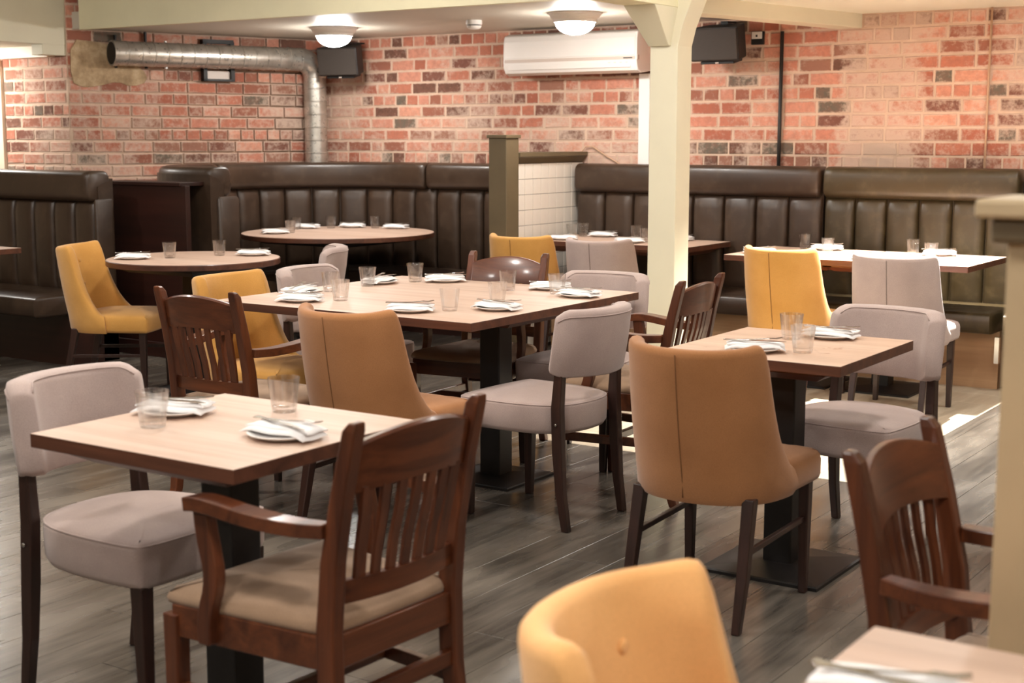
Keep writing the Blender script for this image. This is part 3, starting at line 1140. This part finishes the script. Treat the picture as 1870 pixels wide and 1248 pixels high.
for zz in (ZD + RD + .005, ZD - RD - .005):
    p = along(.70, zz, .115)
    MB().lathe([(.010, -.008), (.010, .008)], 10, (p.x, p.y, p.z)).build('fixing', 'pin_white', dk)
# black bracket frame behind the duct
bf = thing('wall_bracket', 'black metal bracket frame on the brick wall behind the duct', 'bracket')
def slab(sa, sb_, za, zb, da, db):
    pts = [along(sa, za, da), along(sb_, za, da), along(sb_, za, db), along(sa, za, db)]
    return MB().rings([[tuple(p) for p in pts], [(p.x, p.y, zb) for p in pts]])
slab(1.02, 1.27, 2.135, 2.165, .0, .06).build('top_bar', 'plastic_black', bf)
slab(1.02, 1.05, 1.855, 2.15, .0, .06).build('side_bar', 'plastic_black', bf)
slab(1.245, 1.275, 1.855, 2.15, .0, .06).build('side_bar', 'plastic_black', bf)
slab(1.02, 1.275, 1.855, 1.872, .0, .06).build('bottom_bar', 'plastic_black', bf)
slab(1.05, 1.245, 1.872, 1.93, .01, .03).build('plate', 'plastic_grey', bf)


# ================================================================== TABLES
ZT = .76
def sq_table(label, x0, x1, y0, y1, cols, oak='wood_oak_x', plate=.35, group=None):
    cx, cy = (x0 + x1) / 2, (y0 + y1) / 2
    t = thing('dining_table', label, 'table', (cx, cy, 0), 0, group)
    w, d = (x1 - x0) / 2, (y1 - y0) / 2
    b = MB()
    b.box(-w, w, -d, d, ZT - .034, ZT)
    o = b.build('table_top', [oak, 'wood_edge'], t, bevel=.0025)
    for p in o.data.polygons:
        p.material_index = 0 if p.normal.z > .9 else 1
    for (px, py) in cols:
        lx, ly = px - cx, py - cy
        sw, sd = min(w * .80, .27), min(d * .87, .29)
        b = MB()
        b.rings([[(lx - sw * .82, ly - sd * .82, ZT - .072), (lx + sw * .82, ly - sd * .82, ZT - .072), (lx + sw * .82, ly + sd * .82, ZT - .072), (lx - sw * .82, ly + sd * .82, ZT - .072)],
                 [(lx - sw, ly - sd, ZT - .046), (lx + sw, ly - sd, ZT - .046), (lx + sw, ly + sd, ZT - .046), (lx - sw, ly + sd, ZT - .046)],
                 [(lx - sw, ly - sd, ZT - .034), (lx + sw, ly - sd, ZT - .034), (lx + sw, ly + sd, ZT - .034), (lx - sw, ly + sd, ZT - .034)]])
        b.build('top_support', 'wood_edge', t)
        MB().box(lx - .05, lx + .05, ly - .05, ly + .05, .02, ZT - .06).build('column', 'metal_black', t, bevel=.006)
        b = MB()
        h = plate / 2
        b.rings([[(lx + sx * h * s_, ly + sy * h * s_, z) for sx, sy in ((-1, -1), (1, -1), (1, 1), (-1, 1))] for s_, z in ((1, .0), (1, .010), (.97, .014), (.30, .026))])
        b.build('base_plate', 'metal_black', t)
    return t

def round_table(label, cx, cy, r_):
    t = thing('round_table', label, 'table', (cx, cy, 0))
    b = MB()
    b.lathe([(r_ - .004, ZT - .034), (r_, ZT - .030), (r_, ZT - .004), (r_ - .004, ZT)], 64)
    o = b.build('table_top', ['wood_oak_x', 'wood_edge'], t, smooth=True, auto=30)
    for p in o.data.polygons:
        p.material_index = 0 if p.normal.z > .9 else 1
    sw = r_ * .62
    b = MB()
    b.rings([[(sx * sw * s_, sy * sw * s_, z) for sx, sy in ((-1, -1), (1, -1), (1, 1), (-1, 1))] for s_, z in ((.85, ZT - .075), (1, ZT - .050), (1, ZT - .034))])
    b.build('top_support', 'metal_black', t)
    MB().box(-.05, .05, -.05, .05, .02, ZT - .07).build('column', 'metal_black', t, bevel=.006)
    b = MB()
    b.rings([[(sx * .22 * s_, sy * .22 * s_, z) for sx, sy in ((-1, -1), (1, -1), (1, 1), (-1, 1))] for s_, z in ((1, .0), (1, .010), (.97, .014), (.30, .026))])
    b.build('base_plate', 'metal_black', t)
    return t

sq_table('small square oak table between a lilac chair and a slatted armchair', -2.76, -2.10, 2.075, 2.705, [(-2.43, 2.39)])
sq_table('big square oak table on two black columns ringed by eight chairs', -4.39, -3.05, 4.25, 5.53, [(-3.38, 4.89), (-4.02, 4.89)], plate=.36)
sq_table('small square oak table with knotty brown marks beside a caramel chair', -2.16, -1.545, 4.06, 4.73, [(-1.86, 4.40)], 'wood_oak_knotty', plate=.42)
sq_table('long oak table under the spotlight, its top washed white by light', -3.62, -2.20, 7.58, 8.33, [(-2.76, 7.92), (-3.25, 7.92)], plate=.46)
sq_table('oak table next to the tiled partition, partly behind the timber post', -5.20, -4.03, 7.93, 8.54, [(-4.35, 8.22), (-4.92, 8.22)])
sq_table('oak table at the straight booth bench by the glazed door', -8.25, -7.44, 4.95, 5.60, [(-7.85, 5.25)])
sq_table('oak table in the foreground beside the beige partition post', -.66, .10, 1.22, 1.90, [(-.20, 1.56)])
round_table('round oak table inside the curved corner booth', -6.76, 7.79, .69)
round_table('round oak table in front of the dark mahogany screen', -6.01, 5.68, .485)

# ================================================================== CHAIRS (front is +Y)
def scoop_chair(fab, tagname):
    t = thing('scoop_chair', 'x', 'chair')
    half = [(0, -.240), (.05, -.238), (.105, -.222), (.150, -.192), (.186, -.148), (.205, -.105), (.214, -.06), (.218, -.03), (.219, -.01), (.219, .01)]
    half = chaikin(half, 2, False)
    half = resample(half, .007)
    full = [(-p.x, p.y) for p in reversed(half[1:])] + [(p.x, p.y) for p in half]
    ztab = [(-.24, .838), (-.18, .843), (-.135, .851), (-.120, .849), (-.111, .832), (-.106, .79), (-.101, .735), (-.093, .67), (-.080, .605), (-.062, .55), (-.04, .508), (-.018, .478), (.01, .462)]
    fr = frames(full)
    R = []
    th = .026
    for p, nn in fr:
        # travel is -x to +x along the back, so the right-hand normal points outwards
        zt = lerp(ztab, p.y)
        def off(f, z):
            lean = -.075 * max(0, z - .42) / .43
            flare = 1 + .0 * (z - .42)
            return ((p.x + nn.x * f) * flare, p.y + nn.y * f + lean, z)
        prof = [off(-th, .42), off(-.01, .374), off(th * .6, .368), off(th, .385)]
        for k in range(1, 7):
            z = .385 + (zt - th - .385) * k / 6
            bul = .006 * math.sin(math.pi * k / 6)
            prof.append(off(th + bul, z))
        for a in (30, 60, 90, 120, 150):
            ar = math.radians(a)
            prof.append(off(th * math.cos(ar), zt - th + th * math.sin(ar)))
        for k in range(5, -1, -1):
            z = .42 + (zt - th - .42) * k / 6
            prof.append(off(-th, z))
        R.append(prof[:-1])
    b = MB().rings(R)
    shell = b.build('back_shell', fab, t, smooth=True, auto=60)
    # centre seam on the outside of the back
    pts = []
    for k in range(12):
        z = .385 + (.822 - .385) * k / 11
        pts.append((0, -.240 - th - .006 * math.sin(math.pi * min(1, k / 10.5)) - .075 * max(0, z - .42) / .43 - .0005, z))
    MB().tube(pts, .0020, 6).build('seam', 'seam_lilac' if 'lilac' in fab else 'seam_warm', shell, smooth=True)
    for bx in (-.085, .085):
        for z, yb in ((.745, -.2045), (.615, -.2045)):
            lean = -.075 * (z - .42) / .43
            p = Vector((bx, yb + lean + .0015, z))
            bb = MB()
            rings = [(.0125, -.002), (.0120, .0025), (.009, .0050), (.003, .0060)]
            R2 = []
            for rr, h in rings:
                R2.append([(p.x + rr * math.cos(2 * math.pi * k / 12), p.y + h, p.z + rr * math.sin(2 * math.pi * k / 12)) for k in range(12)])
            bb.rings([list(reversed(q)) for q in R2]).build('button', fab, shell, smooth=True)
    out = chaikin([(-.19, -.20), (.19, -.20), (.232, -.05), (.240, .10), (.240, .225), (.232, .247), (.10, .258), (-.10, .258), (-.232, .247), (-.240, .225), (-.240, .10), (-.232, -.05)], 2)
    b = MB().layers(out, [(.03, .370), (.006, .375), (0, .390), (0, .435), (.004, .452), (.014, .464), (.03, .470)], dome=[(.8, .478), (.5, .484), (.2, .486)])
    b.build('seat', fab, t, smooth=True, auto=60)
    for sx in (-1, 1):
        MB().post([(sx * .200, .205, 0), (sx * .200, .205, .38)], [.026, .036], [.026, .040]).build('leg', 'wood_leg', t, bevel=.004)
        MB().post([(sx * .185, -.275, 0), (sx * .185, -.235, .16), (sx * .180, -.185, .39)], [.026, .033, .038], [.028, .034, .040]).build('leg', 'wood_leg', t, bevel=.004)
        MB().bar([(sx * .192, -.225, .235), (sx * .198, .205, .245)], .016, .018).build('stretcher', 'wood_leg', t, bevel=.003)
    return t

def low_chair(fab):
    t = thing('low_back_chair', 'x', 'chair')
    # thick D-shaped seat, round at the back
    out = [(-.215, .235), (-.235, .12), (-.232, -.02), (-.205, -.14), (-.14, -.215), (0, -.238), (.14, -.215), (.205, -.14), (.232, -.02), (.235, .12), (.215, .235), (.09, .248), (-.09, .248)]
    # sharpen the front corners by repeating them
    out = [(-.222, .238), (-.232, .20)] + out[1:10] + [(.232, .20), (.222, .238), (.09, .25), (-.09, .25)]
    out = chaikin(out, 2)
    MB().layers(out, [(.05, .352), (.012, .355), (.002, .372), (0, .42), (0, .452), (.002, .462), (.012, .470), (.03, .474)], dome=[(.8, .482), (.5, .489), (.2, .491)]).build('seat', fab, t, smooth=True, auto=60)
    n = len(out)
    pts = [(p[0] * .988, p[1] * .988, .463) for p in out]
    MB().tube(pts + [pts[0]], .0028, 6).build('piping', fab, t, smooth=True)
    # curved band of a back
    half = [(0, -.258), (.065, -.252), (.12, -.235), (.165, -.208), (.196, -.165)]
    half = chaikin(half, 2, False)
    full = [(-x, y) for x, y in reversed(half[1:])] + half
    full = resample(full, .02)
    fr = frames(full)
    R = []
    th, z0, z1 = .036, .578, .825
    m = len(fr) - 1
    for i, (p, nn) in enumerate(fr):
        u = abs(2 * i / m - 1)
        zz1 = z1 - .022 * max(0, (u - .8) / .2) ** 2
        zz0 = z0 + .012 * max(0, (u - .8) / .2) ** 2 - .006 * (1 - u)
        thk = th * (1 - .12 * max(0, (u - .85) / .15) ** 2)
        prof = []
        for f, z in ((-.85, 0), (.0, -.012), (.9, 0), (1, .02), (1.08, .5), (1, .90), (.85, .97), (.3, 1.0), (-.4, .995), (-.9, .965), (-1, .90), (-1.05, .5), (-1, .02)):
            zc = zz0 + (zz1 - zz0) * z
            lean = -.050 * (zc - .5) / .33
            prof.append((p.x + nn.x * f * thk, p.y + nn.y * f * thk + lean, zc))
        R.append(prof)
    # rounded end faces
    def shrink(r_, d, s_):
        c = Vector((0, 0, 0))
        for q in r_:
            c += Vector(q)
        c /= len(r_)
        return [tuple(c + (Vector(q) - c) * s_ + d) for q in r_]
    e0 = Vector((fr[0][0].x - fr[1][0].x, fr[0][0].y - fr[1][0].y, 0)).normalized()
    e1 = Vector((fr[-1][0].x - fr[-2][0].x, fr[-1][0].y - fr[-2][0].y, 0)).normalized()
    R = [shrink(R[0], e0 * .010, .88), shrink(R[0], e0 * .006, .96)] + R + [shrink(R[-1], e1 * .006, .96), shrink(R[-1], e1 * .010, .88)]
    band = MB().rings(R).build('backrest', fab, t, smooth=True, auto=60)
    # piping lines on the front and back face, following the rim
    for idx, push in ((5, 1.02), (9, 1.0)):
        pts = [Vector(q[idx]) for q in R[2:-2]]
        MB().tube(pts, .0026, 6).build('piping', fab, band, smooth=True)
    for sx in (-1, 1):
        MB().post([(sx * .195, .205, 0), (sx * .200, .205, .36)], [.028, .042], [.028, .042]).build('leg', 'wood_leg', t, bevel=.004)
        # rear leg sweeps up past the seat into the back
        MB().post([(sx * .190, -.246, 0), (sx * .192, -.224, .14), (sx * .192, -.212, .30), (sx * .190, -.205, .46), (sx * .186, -.215, .62), (sx * .182, -.228, .70)],
                  [.028, .031, .034, .034, .030, .026], [.030, .035, .042, .042, .034, .028]).build('leg', 'wood_leg', t, bevel=.004)
        b = MB()
        b.lathe([(.006, 0), (.006, .003), (.003, .005)], 10)
        o = b.build('bolt', 'metal_steel', t, smooth=True)
        o.location = (sx * .210, -.21, .40)
        o.rotation_euler = (0, sx * math.pi / 2, 0)
    return t

def slat_chair():
    t = thing('slatted_armchair', 'x', 'chair')
    WM, WR = 'wood_mahogany', 'wood_mahogany_rail'
    px = .192
    for sx in (-1, 1):
        pts = [(sx * px, -.285, 0), (sx * px, -.245, .12), (sx * px, -.222, .28), (sx * px, -.218, .45), (sx * px, -.232, .60), (sx * px, -.262, .75), (sx * px, -.294, .878), (sx * px, -.304, .897)]
        MB().post(pts, [.034, .034, .036, .036, .036, .036, .036, .030], [.036, .040, .046, .048, .044, .038, .034, .020]).build('leg', WM, t, bevel=.005)
        MB().post([(sx * .235, .205, 0), (sx * .235, .205, .42)], [.036, .042], [.036, .042]).build('leg', WM, t, bevel=.004)
        # arm: leaves the post, swings out, ends over the front support
        pts = chaikin([(sx * .203, -.226, .668), (sx * .218, -.14, .664), (sx * .240, -.04, .674), (sx * .247, .04, .684), (sx * .246, .09, .686), (sx * .244, .128, .680)], 2, False)
        MB().bar(pts, [.034 + .022 * min(1, i / 8) for i in range(len(pts))], .030).build('arm', WR, t, bevel=.006)
        pts = chaikin([(sx * .243, .095, .675), (sx * .243, .085, .61), (sx * .242, .062, .52), (sx * .246, .09, .44), (sx * .246, .09, .375)], 2, False)
        MB().post(pts, .028, [.048 - .006 * abs(i - 6) / 6 for i in range(len(pts))]).build('arm_support', WM, t, bevel=.004)
        MB().bar([(sx * .192, -.235, .245), (sx * .235, .20, .245)], .022, .034).build('stretcher', WR, t, bevel=.003)
        MB().bar([(sx * .192, -.215, .405), (sx * .235, .205, .405)], .026, .072).build('seat_rail', WR, t, bevel=.003)
    MB().bar([(-.235, .205, .405), (.235, .205, .405)], .026, .072).build('seat_rail', WR, t, bevel=.003)
    MB().bar([(-.192, -.218, .405), (.192, -.218, .405)], .026, .072).build('seat_rail', WR, t, bevel=.003)
    MB().bar([(-.192, -.226, .290), (.192, -.226, .290)], .022, .036).build('stretcher', WR, t, bevel=.003)
    MB().bar([(-.214, -.0, .245), (.214, -.0, .245)], .022, .030).build('stretcher', WR, t, bevel=.003)
    out = chaikin([(-.178, -.222), (.178, -.222), (.203, -.20), (.248, .20), (.241, .238), (-.241, .238), (-.248, .20), (-.203, -.20)], 2)
    MB().layers(out, [(.012, .438), (.002, .442), (0, .452), (.006, .464), (.022, .474)], dome=[(.8, .486), (.5, .494), (.2, .496)]).build('seat_cushion', 'fabric_tan', t, smooth=True, auto=60)
    # arched crest rail, bowed backwards
    R = []
    N = 14
    for i in range(N + 1):
        u = -1 + 2 * i / N
        x = u * .180
        bow = -.030 * (1 - u * u)
        ztop = .846 + .030 * (1 - u * u)
        zbot = .742 + .012 * (1 - u * u)
        yb = lambda z: -.232 - .30 * max(0, z - .62) * .66 + bow
        dd = .012
        R.append([(x, yb(zbot) - dd, zbot), (x, yb(zbot) + dd, zbot), (x, yb(ztop) + dd * .9, ztop - .006), (x, yb(ztop) + dd * .5, ztop), (x, yb(ztop) - dd * .5, ztop), (x, yb(ztop) - dd * .9, ztop - .006)])
    MB().rings(R).build('crest_rail', WR, t, smooth=True, auto=40)
    R = []
    for i in range(N + 1):
        u = -1 + 2 * i / N
        x = u * .180
        bow = -.026 * (1 - u * u)
        R.append([(x, -.222 + bow - .010, .507), (x, -.222 + bow + .010, .507), (x, -.224 + bow + .010, .556), (x, -.224 + bow - .010, .556)])
    MB().rings(R).build('lower_rail', WR, t, smooth=True, auto=40)
    for k in range(7):
        u = (k - 3) / 3.0
        xb, xt = u * .126, u * .138
        bb = -.026 * (1 - (xb / .19) ** 2)
        bt = -.030 * (1 - (xt / .19) ** 2)
        pts = [(xb, -.223 + bb, .545), (xb + (xt - xb) * .4, -.236 + bb, .62), (xb + (xt - xb) * .7, -.252 + bt, .69), (xt, -.264 + bt, .755)]
        w0 = .030 if k in (0, 6) else .024
        MB().post(pts, [w0, w0, w0, w0], .010).build('slat', WM, t)
    return t

MUS_SHADED = scoop_chair('fabric_mustard_shaded', 'c')
MUS = scoop_chair('fabric_mustard', 'm')
LTA = scoop_chair('fabric_lilac', 'l')
MUS_LIT = scoop_chair('fabric_mustard_lit', 'a')
LOW = low_chair('fabric_lilac')
WOO = slat_chair()
D = math.radians
E_, N_, W_, S_ = D(-90), 0, D(90), D(180)     # which way the chair faces: +x, +y, -x, -y
CH = 'chairs around the big square table'
# seats at the small square table
place(LOW, (-2.84, 2.47, 0), E_ + D(2), 'lilac low-back chair tucked at a small square table opposite a slatted armchair')
place(WOO, (-2.065, 2.295, 0), W_ + D(-3), 'dark wooden slatted armchair at a small square table opposite a lilac chair')
# seats at the big table
place(MUS_SHADED, (-3.295, 4.04, 0), N_, 'shade-darkened caramel scoop chair at the big square table, next to a slatted armchair')
place(WOO, (-3.83, 3.92, 0), N_, 'slatted armchair at the big square table, next to a caramel chair')
place(MUS, (-4.33, 4.51, 0), E_ + D(4), 'mustard buttoned scoop chair at the big square table, next to a lilac chair')
place(LOW, (-4.40, 5.13, 0), E_ + D(4), 'lilac low-back chair at the big square table, next to a mustard chair')
place(WOO, (-3.77, 5.33, 0), S_ + D(8), 'slatted armchair tucked at the big square table, nearest the tiled partition')
place(LOW, (-3.27, 5.42, 0), S_ + D(6), 'lilac low-back chair at the big square table, opposite a caramel chair')
place(LOW, (-2.92, 4.54, 0), W_ + D(-3), 'lilac low-back chair at the big square table, opposite a mustard chair')
place(WOO, (-2.81, 5.05, 0), W_ + D(3), 'slatted armchair at the big square table, nearest the sage timber post')
# small knotty table
place(MUS_SHADED, (-1.885, 3.96, 0), N_ + D(1), 'shade-darkened caramel scoop chair at the small knotty table, its back seam showing')
place(LOW, (-1.77, 4.82, 0), S_ + D(-6), 'lilac low-back chair at the small knotty table opposite a caramel chair')
# wall tables
place(MUS, (-3.11, 7.45, 0), N_ + D(-4), 'mustard scoop chair at the white-lit wall table')
place(LTA, (-2.46, 7.35, 0), N_ + D(2), 'tall lilac scoop chair at the white-lit wall table')
place(MUS, (-4.86, 7.48, 0), N_ + D(4), 'mustard scoop chair at the table next to the tiled partition')
place(LTA, (-4.29, 7.46, 0), N_ + D(4), 'tall lilac scoop chair at the table next to the tiled partition')
# round table in front of the screen
place(MUS, (-6.30, 5.38, 0), D(28) - D(90), 'mustard scoop chair at the round table by the straight booth bench')
place(LOW, (-5.60, 6.02, 0), D(219) - D(90), 'lilac low-back chair at the round table, turned towards the mahogany screen')
# beside the panelled post and in the foreground
place(WOO, (-.575, 2.565, 0), E_ + D(-2), 'slatted armchair partly hidden by the beige partition post')
place(MUS_LIT, (-.67, 1.595, 0), E_ + D(4), 'buttoned scoop chair, mustard brightened as if lit, in the foreground at the oak table')

# ================================================================== TABLE SETTINGS
def tumbler():
    prof = [(.0285, 0), (.0300, .002), (.0316, .0118), (.0405, .086), (.0402, .0882), (.0392, .0882), (.0386, .086), (.0300, .0160), (.020, .0135), (.002, .0130)]
    o = MB().lathe(prof, 32).build('tumbler', 'tumbler_glass', None, smooth=True, auto=40)
    return tag(o, 'x', 'glass')

def side_plate():
    t = thing('side_plate', 'x', 'plate')
    MB().lathe([(.050, 0), (.052, .003), (.070, .006), (.086, .0125), (.0865, .0145), (.084, .0150), (.066, .0090), (.050, .0070)], 40).build('dish', 'china', t, smooth=True, auto=50)
    MB().lathe([(.046, -.0), (.046, .0012)], 24).build('foot_ring', 'china', t)
    return t

def napkin(seed):
    r_ = random.Random(seed)
    # folded cloth: three soft layers, slightly shifted
    t = thing('napkin', 'x', 'napkin')
    for k in range(2):
        dx, dy, rz = r_.uniform(-.005, .005), (k - .5) * .010, r_.uniform(-.05, .05)
        w, l = .044 - k * .007, .096 - k * .004
        z0 = k * .0078
        nx, ny = 11, 9
        top, bot = [], []
        c, s = math.cos(rz), math.sin(rz)
        for j in range(ny):
            for i in range(nx):
                u, v = -1 + 2 * i / (nx - 1), -1 + 2 * j / (ny - 1)
                x, y = u * l, v * w
                wav = .0016 * math.sin(5 * u + seed + k) + .0012 * math.sin(4 * v + 2 * k + seed) - .0035 * max(0, abs(u) - .72) / .28 * (2.2 if k == 0 else .6)
                edge = 1 if (i in (0, nx - 1) or j in (0, ny - 1)) else 0
                X, Y = x * c - y * s + dx, x * s + y * c + dy
                top.append((X, Y, z0 + .0088 + wav - edge * .0045))
                bot.append((X, Y, z0 + .0006 + wav))
        fs = []
        n = nx * ny
        for j in range(ny - 1):
            for i in range(nx - 1):
                a = j * nx + i
                fs.append((a, a + 1, a + nx + 1, a + nx))
                fs.append((n + a, n + a + nx, n + a + nx + 1, n + a + 1))
        ring = [i for i in range(nx)] + [nx * (j + 1) - 1 for j in range(1, ny)] + [nx * ny - 1 - i for i in range(1, nx)] + [nx * (ny - 1 - j) for j in range(1, ny - 1)]
        for a, b_ in zip(ring, ring[1:] + ring[:1]):
            fs.append((a, n + a, n + b_, b_))
        MB().add(top + bot, fs).build('fold', 'linen', t, smooth=True, auto=70)
    return t

def fork():
    t = thing('fork', 'x', 'fork')
    pts = [(-.095, 0, .004), (-.05, 0, .003), (0, 0, .003), (.035, 0, .005), (.048, 0, .006)]
    MB().bar(pts, [.012, .009, .006, .007, .018], [.003, .003, .003, .0025, .002]).build('handle', 'metal_steel', t, bevel=.001)
    for k in range(4):
        y = (k - 1.5) * .0052
        MB().bar([(.046, y, .006), (.070, y, .0045), (.092, y, .008)], [.0032, .003, .0018], .0018).build('tine', 'metal_steel', t)
    return t

def knife():
    t = thing('knife', 'x', 'knife')
    MB().bar([(-.10, 0, .003), (-.06, 0, .003), (-.01, 0, .003)], [.014, .011, .009], [.004, .004, .0035]).build('handle', 'metal_steel', t, bevel=.0012)
    MB().bar([(-.01, 0, .003), (.02, .001, .003), (.07, .002, .003), (.10, -.002, .003)], [.008, .016, .017, .004], [.002, .0018, .0016, .001]).build('blade', 'metal_steel', t)
    return t

TUM, PLA, NAPS, FRK, KNF = tumbler(), side_plate(), [napkin(3), napkin(5), napkin(8)], fork(), knife()
PLACE_N = [0]
def setting(px, py, ang, where, group=None, z=ZT, cut=(14, -9)):
    """plate with folded napkin, knife and fork; ang is the direction of the napkin's long side"""
    k = PLACE_N[0]
    PLACE_N[0] += 1
    g = (lambda w_: (w_ + ' ' + group) if group else None)
    place(PLA, (px, py, z), 0, 'white side plate ' + where, g('plates'))
    a = D(ang)
    place(NAPS[k % 3], (px, py, z + .0152), a, 'folded white napkin ' + where, g('napkins'))
    for pro, nm, off, da in ((FRK, 'steel fork ', .012, cut[0]), (KNF, 'steel knife ', -.013, cut[1])):
        lo = (px - math.sin(a) * off, py + math.cos(a) * off, z + .0342)
        place(pro, lo, a + D(da), nm + where, g('forks' if pro is FRK else 'knives'))

def glass(x, y, where, group=None, z=ZT):
    place(TUM, (x, y, z + .0005), random.uniform(0, 3), 'clear tumbler ' + where, ('tumblers ' + group) if group else None)

# small square table
setting(-2.655, 2.43, 20, 'at the small plain table before the lilac chair')
setting(-2.235, 2.375, 0, 'at the small plain table before the slatted armchair', cut=(8, -14))
glass(-2.575, 2.285, 'at the small plain table before the lilac chair')
glass(-2.445, 2.60, 'at the small plain table before the slatted armchair')
# big table: one place for each of the eight chairs
for (px, py, a, gx, gy, wh) in [
        (-4.27, 4.66, 100, -4.25, 4.74, 'the mustard chair'),
        (-4.05, 4.42, 25, -3.93, 4.535, 'the slatted armchair beside the caramel chair'),
        (-4.24, 5.17, 95, -4.21, 5.05, 'the lilac chair beside the mustard chair'),
        (-4.03, 5.41, 40, -4.15, 5.33, 'the slatted armchair nearest the tiled partition'),
        (-3.45, 4.40, 30, -3.34, 4.51, 'the caramel chair'),
        (-3.20, 4.64, 0, -3.33, 4.83, 'the lilac chair opposite the mustard chair'),
        (-3.43, 5.40, 30, -3.57, 5.26, 'the lilac chair opposite the caramel chair'),
        (-3.17, 5.22, -5, -3.31, 5.26, 'the slatted armchair nearest the timber post')]:
    setting(px, py, a, 'at the big table before ' + wh)
    if (gx, gy) == (-4.25, 4.74):
        gx, gy = -4.20, 4.78
    glass(gx, gy, 'at the big table before ' + wh)
# small knotty table
setting(-1.89, 4.20, 25, 'at the small knotty table before the caramel chair')
setting(-1.80, 4.63, 0, 'at the small knotty table before the lilac chair')
glass(-1.90, 4.52, 'at the small knotty table before the lilac chair')
glass(-1.75, 4.26, 'at the small knotty table before the caramel chair')
# white-lit wall table
WL = 'on the white-lit wall table'
for (x, y, a) in ((-3.24, 8.22, 10), (-2.55, 8.20, 15), (-3.47, 7.76, 30), (-2.80, 7.74, 20)):
    setting(x, y, a, WL, WL)
for (x, y) in ((-3.39, 8.24), (-3.16, 8.03), (-2.70, 8.19), (-2.53, 7.99)):
    glass(x, y, WL, WL)
WL = 'on the table next to the tiled partition'
for (x, y, a) in ((-5.02, 8.05, 30), (-4.95, 8.46, 10), (-4.52, 8.06, 40), (-4.36, 8.44, 0)):
    setting(x, y, a, WL, WL)
for (x, y) in ((-5.11, 8.31), (-5.10, 8.44), (-4.67, 8.42), (-4.48, 8.20)):
    glass(x, y, WL, WL)
WL = 'on the round table inside the curved booth'
for (x, y, a) in ((-7.02, 7.42, 50), (-7.23, 7.98, 10), (-7.02, 8.25, 20), (-6.66, 8.33, 10)):
    setting(x, y, a, WL, WL)
for (x, y) in ((-7.00, 7.55), (-7.22, 7.85), (-7.10, 8.10), (-6.83, 8.29)):
    glass(x, y, WL, WL)
setting(-6.23, 5.43, 40, 'on the round table before the mustard chair')
setting(-5.85, 5.99, 30, 'on the round table before the lilac chair')
glass(-6.12, 5.60, 'on the round table before the mustard chair')
glass(-6.01, 5.88, 'on the round table before the lilac chair')
setting(-.545, 1.635, 5, 'on the foreground table by the partition post')
